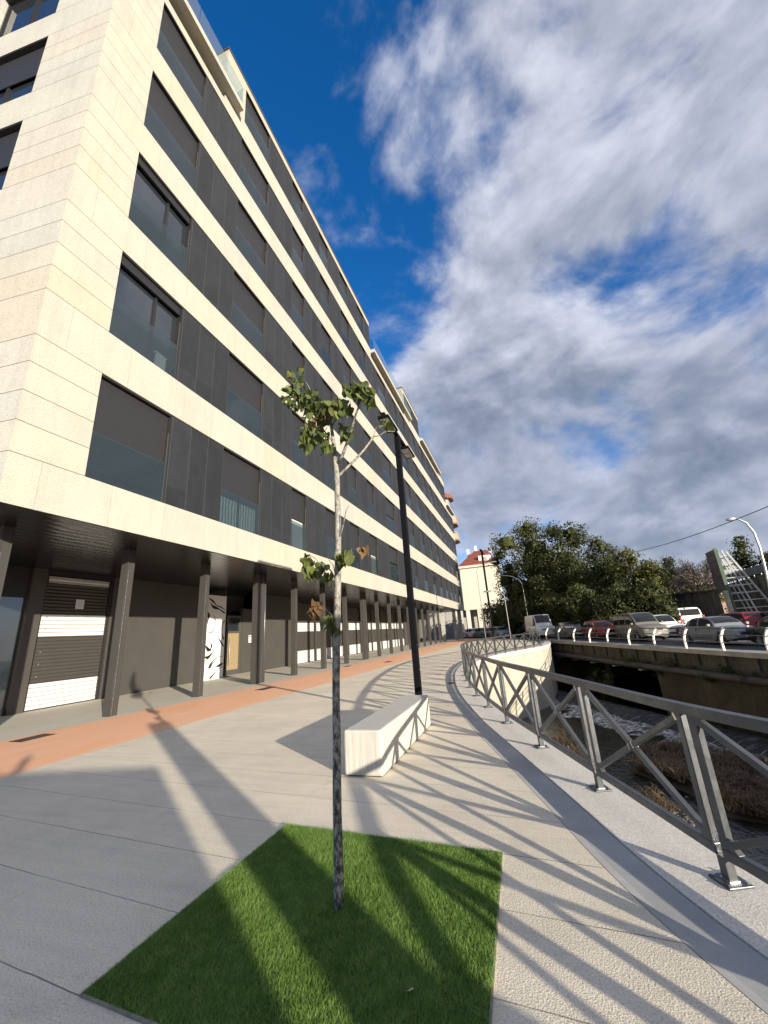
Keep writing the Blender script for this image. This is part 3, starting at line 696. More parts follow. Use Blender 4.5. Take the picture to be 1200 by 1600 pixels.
for i in range(5):
    z0, z1 = SL[i], LL[i]
    YL = YE if i < 4 else YS
    g = MB(); g.box(XF - 0.42, XF - 0.301, 5.62, YL, z0, z1)      # backing behind the windows joins the panels into one skin
    prev = 5.62
    for (a, b) in WIN:
        if b > YL: continue
        if a > prev + 0.01: g.box(XF - 0.3015, XF - 0.022, prev, a, z0 + .002, z1 - .002)
        prev = b
    g.box(XF - 0.3015, XF - 0.022, prev, YL, z0 + .002, z1 - .002)
    part(g, 'dark_cladding', CLAD)
    for j, (a, b) in enumerate(WIN):
        if b > YL: continue
        st = 'full' if rw.random() < 0.3 else 'most'
        if j == 0: st = ['most', 'open', 'open', 'most', 'most'][i]
        if i == 0 and j == 1: st = 'curtain'
        if i == 0 and j in (2, 5): st = 'light'
        if i in (0, 1) and j in (6,): st = 'half'
        facade_window(a, b, z0, z1, st, rw)
g = MB(); g.box(XF - .115, XF - .052, 7.02, 7.34, SL[1] + .01, SL[1] + .46); g.box(XF - .12, XF - .05, 6.98, 7.38, SL[1] + .46, SL[1] + .50)
tag(g.build('balcony_cabinet', WHITEP), 'small white cabinet behind the glass of the second-floor corner window', 'cabinet')
# sill of the small bright window: dark infill above it is the blind itself
# end-face windows
for i in range(5):
    for a, b in ((2.26, 5.0), (7.2, 10.0), (12.2, 15.0)):
        z0, z1 = SL[i], LL[i]
        f = MB(); epb(f, a, a + .06, z0, z1, .16, .24); epb(f, b - .06, b, z0, z1, .16, .24); epb(f, a + .06, b - .06, z1 - .06, z1, .16, .24); epb(f, a + .06, b - .06, z0, z0 + .06, .16, .24)
        epb(f, (a + b) / 2 - .05, (a + b) / 2 + .05, z0 + .06, z1 - .06, .155, .235); epb(f, a, b, z1 - .045, z1 - .003, .012, .155)
        w_ = f.build('window', FRAME, bld)
        f = MB(); epb(f, a + .06, b - .06, z0 + .06, z1 - .06, .205, .22); f.build('pane', GLASS, w_)
        f = MB(); epb(f, a + .01, b - .01, z0 + (1.2 if i != 4 else .4), z1 - .06, .13, .152); f.build('roller_blind', BLIND, w_) if i != 4 else None
# ---------------- roof storey
ZR0 = SL[5] - 0.15; ZR1 = 26.75
for (y0, y1, n) in ROOFY:
    if n == 6:
        g = MB(); g.box(XF - 8, XF - 0.32, y0 + 0.3, y1 - .02, SL[5] - 0.5, ZR1); part(g, 'penthouse_core', CLAD)
        g = MB(); g.box(XF - 8, XF, y0, y1, ZR1, ZR1 + 0.42)
        g.box(XF - .4, XF, y0, min(9.96, y1) if y0 < 10 else y0 + 0.35, SL[5], ZR1); g.box(XF - 6, XF - .4, y0, y0 + 0.28, SL[5], ZR1)
        part(g, 'penthouse_stone', STONE)
        g = MB(); g.box(XF - 8.05, XF + 0.03, y0 - 0.04, y1 + .04, ZR1 + 0.42, ZR1 + 0.53); part(g, 'roof_capping', DMETAL)
        g = MB(); wins = [w_ for w_ in WIN if w_[0] >= y0 + 1.1 and w_[1] <= y1 - .2]; prev = 9.96 if y0 < 10 else y0 + .35; g.box(XF - .345, XF - .318, prev, y1 - .01, SL[5], ZR1)
        for (a, b) in wins:
            if a > prev: g.box(XF - 0.32, XF - 0.022, prev, a, SL[5], ZR1)
            prev = b
        g.box(XF - 0.32, XF - 0.022, prev, y1 - .01, SL[5], ZR1); part(g, 'dark_cladding', CLAD)
        for (a, b) in wins: facade_window(a, b, SL[5], ZR1, 'most', rw)
    else:
        # terrace slab projecting over the front, with glass balustrade and set-back penthouse
        ye = y1 + (1.12 if y0 < 5 else 2.2 if y0 < 40 else 1.3); ye = min(ye, YE + 0.4)
        if y0 > 59: ye = YE + 0.5
        ye = y1 + (0.75 if y0 < 5 else 2.0 if y0 < 40 else 1.2)
        if y0 > 59: ye = YE + 0.5
        g = MB(); g.box(XF - 1.0, XF + 0.36, y0 - (0.4 if y0 < 5 else 0), ye, 24.05, 24.36); part(g, 'terrace_slab', STONE)
        g = MB(); g.box(XF - 3, XF - 0.9, y0 + .01, y1 - .01, 23.4, 24.04); part(g, 'terrace_deck', DMETAL)
        g = MB(); gx = XF + 0.30; n_ = max(2, int((ye - y0) / 2.2))
        for k in range(n_):
            a = y0 + (ye - y0) * k / n_; b = y0 + (ye - y0) * (k + 1) / n_ - 0.03; g.box(gx, gx + 0.016, a, b, 24.36, 25.5)
        g.box(XF - 0.2, gx, ye - 0.06, ye - 0.044, 24.36, 25.5)
        part(g, 'terrace_balustrade', CLEAR)
        g = MB(); g.box(XF - 9, XF - 3.4, y0 - 1 if y0 > 5 else 5.2, y1 + .02, 23.6, 26.7); part(g, 'set_back_storey', CLAD)
        g = MB(); g.box(XF - 9.2, XF - 2.9, y0 if y0 > 5 else 4.6, y1 + .02, 26.7, 27.0); part(g, 'roof_slab', STONE)

# ---------------- arcade
g = MB(); g.prism([(XF - 0.03, YC + .05), (-26, 2.6), (-26, YE), (XF - 0.03, YE)], B0 - 0.015, B0 - 0.003); part(g, 'soffit', SOFFIT)
COLY = [5.25 + 2.93 * k for k in range(17)]
for k, y in enumerate(COLY):
    double = k in (3, 7)
    for dy in ((0.0, 0.30) if double else (0.0,)):
        g = MB(); yy = y + dy; x = -10.12
        # I-section: flange faces to the street, web recessed
        g.box(x - .115, x + .115, yy - .105, yy - .083, 0, B0 - .016); g.box(x - .115, x + .115, yy + .083, yy + .105, 0, B0 - .016)
        g.box(x - .115, x - .093, yy - .083, yy + .083, 0, B0 - .016); g.box(x - .093, x + .093, yy - .083, yy + .083, 0.001, B0 - .017)
        if k < 7:
            wl = MB(); wl.box(x + .1155, x + .1175, yy - .062, yy - .055, 0.02, B0 - .6)
            for q_ in range(26): zz = .1 + q_ * .14; wl.box(x + .1155, x + .1185, yy - .066 + .004 * (q_ % 3), yy - .052, zz, zz + .05)
            part(wl, 'weld_line', WELD)
        g.box(x + .093, x + .100, yy - .003, yy + .083, 0, B0 - .016); part(g, 'column', COLM)
    if double:
        g = MB(); g.tube([(x + .06, y + .50, 0), (x + .06, y + .50, B0 - .02)], 0.045, 10); part(g, 'downpipe', RAIL, smooth=True)
XW = -14.3
def wall(y0, y1, name, m_, z0=0.0, z1=B0 + .02, x=XW, d=.3):
    g = MB(); g.box(x - d, x, y0, y1, z0, z1); return part(g, name, m_)
# corner shop glazing left of the first shutter
wall(4.0, 4.25, 'arcade_wall', PANELD); wall(8.35, 8.75, 'arcade_wall', DMETAL, x=XW + .06); wall(11.1, 15.7, 'arcade_wall', PANELD)
wall(20.6, 24.0, 'arcade_wall', PANELD); wall(2.0, 3.9, 'arcade_wall', PANELD)
sf = MB(); sf.box(XW - .12, XW - .04, 4.25, 8.35, 3.3, 3.42); sf.box(XW - .12, XW - .04, 4.25, 8.35, 0.0, 0.18); sf.box(XW - .12, XW - .04, 6.2, 6.32, .18, 3.3); sf.box(XW - .12, XW - .04, 4.25, 8.35, 3.42, B0)
sfo = part(sf, 'shop_front', FRAME)
g = MB(); g.box(XW - .09, XW - .075, 4.25, 8.35, .18, 3.3); g.build('pane', GLASS, sfo)
# shutters
def shutter(y0, y1, bands, ztop=4.05):
    g = MB(); g.box(XW - .16, XW - .10, y0, y1, 0.02, ztop); s = part(g, 'shop_shutter', SHUT)
    for a, b in bands:
        h_ = MB(); h_.box(XW - .10, XW - .094, y0 + .01, y1 - .01, a, b); h_.build('white_stripe', SHUTW, s)
    h_ = MB(); h_.box(XW - .14, XW - .04, y0, y1, 0.0, 0.02); h_.box(XW - .20, XW - .05, y0 - .09, y0, 0, ztop + .02); h_.box(XW - .20, XW - .05, y1, y1 + .09, 0, ztop + .02); h_.box(XW - .16, XW, y0 - .09, y1 + .09, ztop + .02, B0)
    h_.build('shutter_frame', FRAME, s)
    return s
s0 = shutter(8.84, 11.0, [(0.03, 0.76), (2.14, 2.82)])
g = MB(); g.box(XW - .094, XW - .085, 8.9, 10.95, 4.05 - .22, 4.03); g.build('white_stripe', SHUTW, s0)
g = MB(); g.box(XW - .093, XW - .088, 9.86, 10.14, 3.02, 3.34); nt_ = g.build('notice', PAPER, s0)
g = MB()
for k in range(7): g.box(XW - .0875, XW - .0865, 9.90, 10.10 - (0.07 if k % 3 == 2 else 0), 3.28 - k * .032, 3.288 - k * .032)
nt2 = g.build('notice_text', GREYSTEEL, s0)
g = MB()
for k in range(5):
    g.revolve([(0.0, 0), (0.022, 0), (0.022, 0.02), (0.0, 0.022)], 8, Matrix.Translation((XW - .094, 9.02, 0.95 + k * 0.36 + (0.0 if k < 3 else .35))) @ Matrix.Rotation(pi / 2, 4, 'Y'))
g.build('rivet', WELD, s0)
y = 24.1
while y < 50:
    shutter(y + .1, y + 2.75, [(0.03, 0.80), (2.05, 2.62)], 3.95); g = MB(); g.box(XW - .3, XW, y + 2.84, y + 2.98, 0, B0); part(g, 'pilaster', DMETAL); y += 2.95
wall(y - .05, YE, 'arcade_wall', PANELD)
for yy in (52.5, 55.5, 58.5, 61.5):
    g = MB(); g.box(XW, XW + .03, yy, yy + 1.7, .1, 3.2); s = part(g, 'shop_window', GLASS)
for (x, yy, wd_) in ((-9.0, YE - .5, .5), (-9.3, YE - 4.2, .45), (-10.1, YE - 9.6, .45)):
    g = MB(); g.box(x - wd_, x, yy - wd_, yy, 0, B0 + .01); part(g, 'stone_pillar', STONE_END)
g = MB(); g.box(-26, -10.2, 3.0, 3.2, 0, B0) if False else g.box(-26, -25.8, 2.6, YE, 0, B0); part(g, 'rear_wall', PANELD)
wall(15.7, 15.85, 'arcade_wall', PANELD, x=XW + 0.02)
# mural wall with black brush strokes
mw = MB(); mw.box(XW - .3, XW + .05, 15.85, 17.25, 0, 3.9); mural = part(mw, 'mural_wall', WHITEP)
def stroke(pts, ws):
    """a brush line on the mural, (y, z) points"""
    g = MB(); P = catmull([(0, a, b) for a, b in pts], 0.04); n = len(P); x = XW + .054
    L = []; R_ = []
    for i, p in enumerate(P):
        d = (P[min(i + 1, n - 1)] - P[max(i - 1, 0)]).normalized(); w_ = np.interp(i / max(1, n - 1), np.linspace(0, 1, len(ws)), ws) / 2
        L.append(Vector((x, p.y - d.z * w_, p.z + d.y * w_))); R_.append(Vector((x, p.y + d.z * w_, p.z - d.y * w_)))
    strip(g, L, R_); g.build('brush_stroke', BLACKP, mural, recalc=False)
stroke([(15.95, 3.75), (16.25, 3.62), (16.55, 3.42), (16.85, 3.35), (17.2, 3.2)], [.03, .12, .04, .07, .03])
stroke([(16.1, 3.55), (16.3, 3.35), (16.7, 3.25), (17.2, 3.05)], [.02, .16, .05, .10])
stroke([(15.9, 3.1), (16.05, 2.95), (16.0, 2.6), (16.1, 2.4)], [.03, .16, .06, .02])
stroke([(16.35, 2.95), (16.5, 2.75), (16.5, 2.4), (16.3, 2.12), (16.05, 2.15)], [.02, .04, .04, .05, .03])
stroke([(17.22, 2.7), (17.02, 2.5), (17.02, 2.1), (17.18, 1.75)], [.03, .07, .04, .12])
stroke([(16.72, 2.0), (16.85, 1.8), (17.1, 1.55), (17.24, 1.42)], [.02, .06, .10, .04])
stroke([(15.95, 1.55), (16.15, 1.35), (16.42, 1.32)], [.03, .20, .02])
stroke([(16.25, 1.7), (16.35, 1.5), (16.25, 1.3)], [.02, .12, .03])
stroke([(15.9, 1.05), (16.15, 1.0), (16.38, 1.15), (16.5, 1.3)], [.03, .16, .10, .01])
stroke([(17.15, 1.0), (16.8, .98), (16.45, .78), (16.2, .50), (16.3, .48)], [.02, .03, .05, .09, .02])
stroke([(16.3, .5), (16.5, .72), (16.8, .88)], [.10, .05, .02])
stroke([(16.7, .55), (16.95, .58), (17.22, .66)], [.02, .14, .06])
stroke([(16.35, .05), (16.6, .22), (16.85, .38), (17.2, .52)], [.12, .06, .04, .03])
# entrance recess
g = MB(); g.box(XW - 1.6, XW - 1.5, 17.25, 20.7, 0, B0 - .016); g.box(XW - 1.5, XW, 17.25, 17.3, 0, B0) ; part(g, 'arcade_wall', PANELD)
dfr = MB()
for a, b, z0, z1 in ((18.1, 18.22, 0, 3.0), (19.15, 19.27, 0, 3.0), (18.22, 19.15, 2.9, 3.0), (18.22, 19.15, 0, .25), (18.22, 19.15, 2.1, 2.2)): dfr.box(XW - .62, XW - .54, a, b, z0, z1)
dr = part(dfr, 'entrance_door', FRAMEL)
g = MB(); g.box(XW - .60, XW - .585, 18.22, 19.15, .25, 2.1); g.build('door_panel', WOODM, dr)
g = MB(); g.box(XW - .60, XW - .585, 18.22, 19.15, 2.2, 2.9); g.build('pane', GLASS, dr)
g = MB(); g.tube([(XW - .48, 18.3, 0.5), (XW - .48, 18.3, 1.8)], .02, 8); g.build('handle', GREYSTEEL, dr, smooth=True)
g = MB(); g.box(XW - .7, XW - .5, 19.28, 20.7, 0, 3.4); part(g, 'arcade_wall', PANELD)
g = MB(); g.box(XW - .499, XW - .49, 19.9, 20.25, 1.55, 1.95); nt_ = part(g, 'notice', PAPER)
g = MB()
for k in range(2): g.box(XW - .489, XW - .487, 19.94 + k * .15, 20.04 + k * .15, 1.84, 1.92)
for k in range(6): g.box(XW - .489, XW - .487, 19.94, 20.2, 1.60 + k * .035, 1.608 + k * .035)
g.build('notice_text', BLACKP, nt_)

# ================================================================== RIVER RAILING
fen = empty('river_railing', (0.454, 4.607, 0), label='long curving grey steel railing with crossed braces along the quay edge', cat='railing')
S0 = None; FN = catmull(FPTS, 0.01)
i0 = min(range(len(FN)), key=lambda i: (FN[i] - Vector((0.908, 3.27, 0))).length)
cum = [0.0]
for a, b in zip(FN, FN[1:]): cum.append(cum[-1] + (b - a).length)
def onf(s):
    i = int(np.searchsorted(cum, s)); i = max(1, min(i, len(FN) - 1)); return FN[i].copy()
PITCH = 1.43
stations = []
s_ = cum[i0]
while s_ > PITCH: s_ -= PITCH
while s_ < cum[-1]: stations.append(s_); s_ += PITCH
ZB, ZT = 0.155, 0.885
def up(p, z): return Vector((p.x, p.y, z))
for s_ in stations:
    p = onf(s_); d = (onf(s_ + .05) - onf(s_ - .05)).normalized(); sd = Vector((d.y, -d.x, 0))
    g = MB(); g.bar(up(p, 0.012), up(p, ZB - .02), 0.055, 0.055, d); po = g.build('foot_post', RAIL, fen, bevel=0.004)
    g = MB(); M4 = Matrix((( d.x, sd.x, 0, p.x), (d.y, sd.y, 0, p.y), (0, 0, 1, 0), (0, 0, 0, 1)))
    g.box(-.075, .075, -.075, .075, 0.006, 0.018, M4); g.build('base_plate', RAIL, po, bevel=0.003)
    if p.length < 9:
        g = MB()
        for a in (-.055, .055):
            for b in (-.055, .055): g.revolve([(0, .018), (.009, .018), (.009, .028), (0, .028)], 6, M4 @ Matrix.Translation((a, b, 0)))
        g.box(-.034, .034, -.034, .034, .0181, .024, M4)
        g.build('bolt', WELD, po)
for s_ in stations[:-1]:
    e = s_ + PITCH; gap = 0.055
    a = onf(s_ + gap); b = onf(e - gap); d = (b - a).normalized(); near = a.length < 9
    g = MB(); bw = 0.045
    g.bar(up(a, ZB + .03), up(a, ZT), bw, bw * 1.1, d); g.bar(up(b, ZB + .03), up(b, ZT), bw, bw * 1.1, d)
    g.bar(up(a - d * .03, ZB), up(b + d * .03, ZB), .045, .055)
    # chamfered corner plates
    for q, sg in ((a, 1), (b, -1)):
        for zz, zs in ((ZB + .028, 1), (ZT, -1)):
            c = [up(q, zz) + d * sg * .02, up(q, zz) + d * sg * (.02 + .06), up(q, zz + zs * .06) + d * sg * .02]
            n_ = Vector((d.y, -d.x, 0)) * .0215; g.add([v - n_ for v in c] + [v + n_ for v in c], [(0, 2, 1), (3, 4, 5), (0, 1, 4, 3), (1, 2, 5, 4), (2, 0, 3, 5)])
    g.build('panel_frame', RAIL, fen, bevel=0.004 if near else 0)
    g = MB(); p1 = up(a, ZB + .06) + d * .035; p2 = up(b, ZT - .03) - d * .035; p3 = up(a, ZT - .03) + d * .035; p4 = up(b, ZB + .06) - d * .035
    g.bar(p1, p2, .038, .040); mid = (p3 + p4) / 2; dd = (p4 - p3).normalized()
    g.bar(p3, mid - dd * .026, .040, .038); g.bar(mid + dd * .026, p4, .040, .038)
    cb = g.build('cross_brace', RAIL, fen, bevel=0.003 if near else 0)
    if near:
        g = MB(); g.bar(mid - dd * .034, mid - dd * .022, .046, .046); g.bar(mid + dd * .022, mid + dd * .034, .046, .046); g.bar(p3 - dd * .012, p3 + dd * .008, .046, .044)
        g.build('weld_seam', WELD, cb)
# handrail and bottom rail run through
g = MB()
hr = [p for i, p in enumerate(FN) if i % 18 == 0 and cum[i] >= stations[0]] + [FN[-1]]
for a, b in zip(offset_path(hr, 0), offset_path(hr, 0)[1:]): pass
Lh = offset_path(hr, -.03); Rh = offset_path(hr, .03)
strip(g, zed(Lh, .945), zed(Rh, .945)); strip(g, zed(Rh, .885), zed(Lh, .885)); strip(g, zed(Lh, .885), zed(Lh, .945)); strip(g, zed(Rh, .945), zed(Rh, .885))
g.build('handrail', RAIL, fen, recalc=True)
g = MB(); Lh = offset_path(hr, -.02); Rh = offset_path(hr, .02)
strip(g, zed(Lh, .127), zed(Rh, .127)); strip(g, zed(Rh, .10), zed(Lh, .10)); strip(g, zed(Lh, .10), zed(Lh, .127)); strip(g, zed(Rh, .127), zed(Rh, .10))

# ================================================================== BENCH, LAMP, DRAIN COVERS
bn = empty('concrete_bench', (-1.93, 5.95, 0), label='solid cast concrete block bench standing on the promenade beside the black lamp post', cat='bench')
g = MB(); g.box(-2.155, -1.70, 4.70, 7.20, 0.012, 0.47); g.build('seat_block', BENCH, bn, bevel=0.022)
g = MB(); g.box(-2.12, -1.735, 4.735, 7.165, 0.0, 0.012); g.build('plinth', TRIM, bn)

LZ = 5.86
lp = empty('street_lamp', (-2.09, 8.05, 0), label='tall black square lamp post with short T arm behind the concrete bench', cat='street lamp')
g = MB(); g.box(-2.15, -2.03, 7.995, 8.105, 0.0, LZ); g.build('pole', LAMPM, lp, bevel=0.006)
g = MB(); g.box(-2.21, -1.97, 7.93, 8.17, 0.0, .014); g.build('base_plate', LAMPM, lp)
g = MB(); g.box(-2.13, -2.05, 7.02, 9.25, LZ, LZ + .07); g.build('arm', LAMPM, lp)
for y0, y1 in ((7.02, 7.72), (8.60, 9.25)):
    g = MB(); g.box(-2.21, -1.97, y0, y1, LZ - .05, LZ); lu = g.build('luminaire', LAMPM, lp)
    h_ = (y1 - y0 - .12) / 2
    for k in range(2):
        g = MB(); a = y0 + .05 + k * (h_ + .02); g.box(-2.185, -1.995, a, a + h_ - .01, LZ - .057, LZ - .051); g.build('diffuser', LAMPG, lu)
g = MB()
for k in range(3): g.revolve([(0, 0), (.012, 0), (.012, .008), (0, .009)], 8, Matrix.Translation((-2.03, 8.05, .35 + k * .45)) @ Matrix.Rotation(pi / 2, 4, 'Y'))
g.build('bolt', WELD, lp)

def cover(px, py, label, lx=.30, ly=.62):
    p = at_z(px, py, 0.0); g = MB(); fr = .02
    e = empty('drain_cover', (p.x, p.y, 0), label=label, cat='drain cover', group='drain covers in the orange path')
    x, y = p.x, p.y
    g.box(x - lx / 2, x + lx / 2, y - ly / 2, y + ly / 2, 0.001, 0.006); g.build('cover_plate', TRIM, e)
    g = MB()
    for k in range(9): a = y - ly / 2 + .05 + k * (ly - .1) / 8.6; g.box(x - lx / 2 + .03, x + lx / 2 - .03, a, a + .02, 0.0062, 0.010)
    g.box(x - lx / 2, x - lx / 2 + .015, y - ly / 2, y + ly / 2, .0062, .009); g.box(x + lx / 2 - .015, x + lx / 2, y - ly / 2, y + ly / 2, .0062, .009)
    g.build('grate_bar', DMETAL, e)
cover(52, 1153, 'dark iron drain cover in the orange path nearest the camera', .36, .62)
cover(415, 1076, 'dark iron drain cover in the orange path by the double column', .36, .75)
cover(543, 1041, 'dark iron drain cover third along the orange path, just right of the young tree trunk')
cover(607, 1034, 'dark iron drain cover in the orange path in line with the black lamp post', .36, .9)
cover(694, 1005, 'farthest dark drain cover near the far end of the orange path', .5, 1.2)
# small red mark in the drain channel
g = MB(); c = at_z(706, 1067, 0); g.box(c.x - .11, c.x + .11, c.y - .09, c.y + .09, 0.0, 0.008)
tag(g.build('channel_grate', mat('rusty_red_grate', (0.16, 0.045, 0.035), 0.8, var=.3, vscale=20), bevel=.002), 'small rusty red grate across the drain channel where the railing bends', 'grate')

# ================================================================== TURF SQUARE
TC = [(-2.165, 3.51), (-0.375, 3.365), (-0.36, 1.66), (-2.19, 1.80)]
g = MB(); n = 24; P4 = [Vector((x, y, 0)) for x, y in TC]
for i in range(n):
    for j in range(n):
        def pt(u, v): p = (P4[3] * (1 - u) + P4[2] * u) * (1 - v) + (P4[0] * (1 - u) + P4[1] * u) * v; return (p.x, p.y, 0.006)
        g.quad(pt(i / n, j / n), pt((i + 1) / n, j / n), pt((i + 1) / n, (j + 1) / n), pt(i / n, (j + 1) / n))
tag(g.build('turf_backing', TURFB), kind='structure')
rn = np.random.RandomState(3); NB = 150000
u = rn.rand(NB); v = rn.rand(NB); P = np.array(TC)
xy = ((P[3] * (1 - u)[:, None] + P[2] * u[:, None]) * (1 - v)[:, None] + (P[0] * (1 - u)[:, None] + P[1] * u[:, None]) * v[:, None])
lean = rn.randn(NB, 2) * 0.011 + np.stack([np.sin(xy[:, 1] * 9 + xy[:, 0] * 4) * .004 + .004, np.cos(xy[:, 0] * 8) * .004], 1)
hh = 0.013 + rn.rand(NB) * 0.014; an = rn.rand(NB) * 6.283; wv = np.stack([np.cos(an), np.sin(an)], 1) * (0.0009 + rn.rand(NB)[:, None] * .0007)
V = np.zeros((NB, 3, 3)); V[:, 0, :2] = xy - wv; V[:, 1, :2] = xy + wv; V[:, 2, :2] = xy + lean; V[:, :2, 2] = 0.005; V[:, 2, 2] = 0.005 + hh
me = bpy.data.meshes.new('artificial_turf'); me.vertices.add(NB * 3); me.vertices.foreach_set('co', V.reshape(-1)); me.loops.add(NB * 3); me.loops.foreach_set('vertex_index', np.arange(NB * 3))
me.polygons.add(NB); me.polygons.foreach_set('loop_start', np.arange(NB) * 3); me.polygons.foreach_set('loop_total', np.full(NB, 3)); me.update(calc_edges=True); me.materials.append(TURF)
o = bpy.data.objects.new('artificial_turf', me); COL.objects.link(o); tag(o, 'square of bright green artificial turf round the young tree', 'turf', kind='stuff')
g = MB()
for a, b in ((0, 1), (1, 2), (3, 0), (2, 3)):
    A = Vector((*TC[a], .004)); B = Vector((*TC[b], .004)); g.bar(A, B, .010, .012)
tag(g.build('turf_edging', mat('edging_mortar', (.26, .24, .19), .9, var=.4, vscale=14)), 'thin pale mortar edging line round the green turf square', 'edging')

# ================================================================== YOUNG TREE
def tp(px, py, y=2.6): return at_y(px, py, y)
yt = empty('young_tree', (-1.26, 2.6, 0), label='slim young tree with speckled bark and few leaves growing from the turf square', cat='tree')
g = MB(); TPT = [(529, 1424), (528, 1300), (526, 1180), (525, 1060), (527, 960), (528, 880), (528, 800), (526, 740), (522, 700), (518, 665), (516, 645)]
cam_scale = lambda py: 1.0
pts = [tp(*p) for p in TPT]; pts[0].z = -0.02
rr = [.031, .028, .026, .025, .0245, .024, .022, .021, .0165, .012, .008]
P2 = []; R2 = []
for i in range(len(pts) - 1):
    for k in range(4):
        t = k / 4; q = pts[i].lerp(pts[i + 1], t); w_ = .004 * mnoise.noise(Vector((q.z * 3, 1, 0))); P2.append(q + Vector((w_, w_, 0))); R2.append((rr[i] * (1 - t) + rr[i + 1] * t) * (1 + .08 * mnoise.noise(Vector((q.z * 7, 5, 0)))))
P2.append(pts[-1]); R2.append(rr[-1])
g.tube(P2, R2, 14)
g.build('trunk', BARK, yt, smooth=True)
def branch(pxs, r0, r1, ys):
    g = MB(); n = len(pxs); pts = [tp(p[0], p[1], y) for p, y in zip(pxs, ys)]
    g.tube(pts, [r0 + (r1 - r0) * i / (n - 1) for i in range(n)], 7); g.build('branch', BARK, yt, smooth=True); return pts
def lin(a, b, n): return [a + (b - a) * i / (n - 1) for i in range(n)]
branch([(527, 724), (535, 712), (543, 690), (550, 668), (557, 645), (562, 632)], .014, .006, lin(2.6, 2.45, 6))
branch([(529, 744), (540, 733), (555, 718), (568, 704), (580, 688), (583, 682)], .012, .007, lin(2.6, 2.8, 6))
branch([(583, 682), (592, 681), (603, 674), (617, 674)], .005, .002, lin(2.8, 2.85, 4))
branch([(583, 686), (585, 676), (588, 668)], .004, .0015, lin(2.8, 2.8, 3))
branch([(528, 845), (534, 830), (538, 812), (541, 797), (546, 789)], .006, .002, lin(2.6, 2.5, 5))
branch([(530, 884), (538, 878), (547, 874), (554, 869)], .011, .006, lin(2.6, 2.5, 4))
branch([(549, 873), (550, 866), (549, 858)], .004, .002, lin(2.5, 2.5, 3))
branch([(524, 905), (518, 893), (510, 884), (500, 880), (492, 872), (482, 866)], .006, .002, lin(2.6, 2.7, 6))
branch([(524, 900), (521, 884), (513, 874)], .004, .0015, lin(2.6, 2.5, 3))
branch([(518, 662), (508, 645), (498, 628), (486, 612), (478, 596)], .008, .003, lin(2.6, 2.72, 5))
branch([(520, 690), (508, 675), (500, 664), (490, 658)], .007, .003, lin(2.6, 2.5, 4))
branch([(518, 668), (524, 655), (532, 644), (540, 636)], .007, .003, lin(2.6, 2.5, 4))
branch([(524, 965), (512, 955), (502, 943)], .004, .0015, lin(2.6, 2.7, 3))
rl = random.Random(21)
def leaf(g, p, size, yaw, pitch, roll):
    """drooping heart-shaped leaf, folded along the midrib and curled at its tip"""
    j_ = lambda: rl.uniform(.82, 1.16)
    outl = [(0, 0), (.30 * j_(), -.12), (.52 * j_(), .10), (.50 * j_(), .44), (.28 * j_(), .74), (0, 1.15)]
    M4 = Matrix.Translation(p) @ Matrix.Rotation(yaw, 4, 'Z') @ Matrix.Rotation(pitch, 4, 'X') @ Matrix.Rotation(roll, 4, 'Y')
    cup = rl.uniform(-.25, .55); curl = rl.uniform(-.1, 1.1)
    vs = []
    for (x, y) in outl: vs.append((x, y))
    L = [Vector((x * size, y * size, (abs(x) * cup - curl * y * y * .5 + rl.uniform(-.02, .02)) * size)) for x, y in outl]
    R_ = [Vector((-x * size, y * size, (abs(x) * cup - curl * y * y * .5 + rl.uniform(-.02, .02)) * size)) for x, y in outl[1:5]]
    mids = [Vector((0, y * size, -curl * y * y * .5 * size)) for y in (.15, .42, .72)]
    vs = [M4 @ q for q in L + R_ + mids]
    g.add(vs, [(0, 1, 2, 10), (10, 2, 3, 11), (11, 3, 4, 12), (12, 4, 5), (0, 10, 7, 6), (10, 11, 8, 7), (11, 12, 9, 8), (12, 5, 9)])
def cluster(px, py, rx, ry, n, y, m_=LEAFY, size=.064, ry_depth=.12, name='leaf_cluster'):
    g = MB(); n = int(n * 2.0)
    for k in range(n):
        a = rl.uniform(0, 2 * pi); q = math.sqrt(rl.random()); yy = y + rl.uniform(-ry_depth, ry_depth)
        p = tp(px + math.cos(a) * q * rx, py + math.sin(a) * q * ry, yy)
        leaf(g, p, size * rl.uniform(.5, 1.15), rl.uniform(0, 2 * pi), rl.uniform(-2.1, -.4), rl.uniform(-.9, .9))
    g.build(name, m_, yt, recalc=False, smooth=False)
cluster(463, 588, 14, 16, 11, 2.7); cluster(458, 618, 17, 18, 18, 2.7); cluster(478, 622, 20, 22, 24, 2.65); cluster(495, 645, 20, 22, 22, 2.6)
cluster(488, 672, 22, 18, 26, 2.55); cluster(512, 640, 14, 14, 12, 2.6); cluster(478, 690, 10, 10, 8, 2.5); cluster(532, 634, 17, 13, 20, 2.5)
cluster(556, 606, 22, 12, 24, 2.45); cluster(572, 620, 13, 12, 14, 2.45); cluster(537, 672, 12, 12, 11, 2.55); cluster(511, 690, 7, 16, 10, 2.5)
cluster(502, 655, 14, 14, 5, 2.5, LEAFB); cluster(493, 885, 18, 9, 13, 2.7, size=.075, ry_depth=.06); cluster(478, 872, 8, 6, 6, 2.7, size=.06, ry_depth=.04); cluster(512, 898, 8, 6, 4, 2.6, size=.06, ry_depth=.04)
cluster(538, 867, 10, 8, 8, 2.5, size=.08, ry_depth=.05); cluster(602, 661, 7, 5, 4, 2.85, size=.07, ry_depth=.04); cluster(569, 856, 6, 3, 2, 2.5, LEAFB, size=.06, ry_depth=.03)
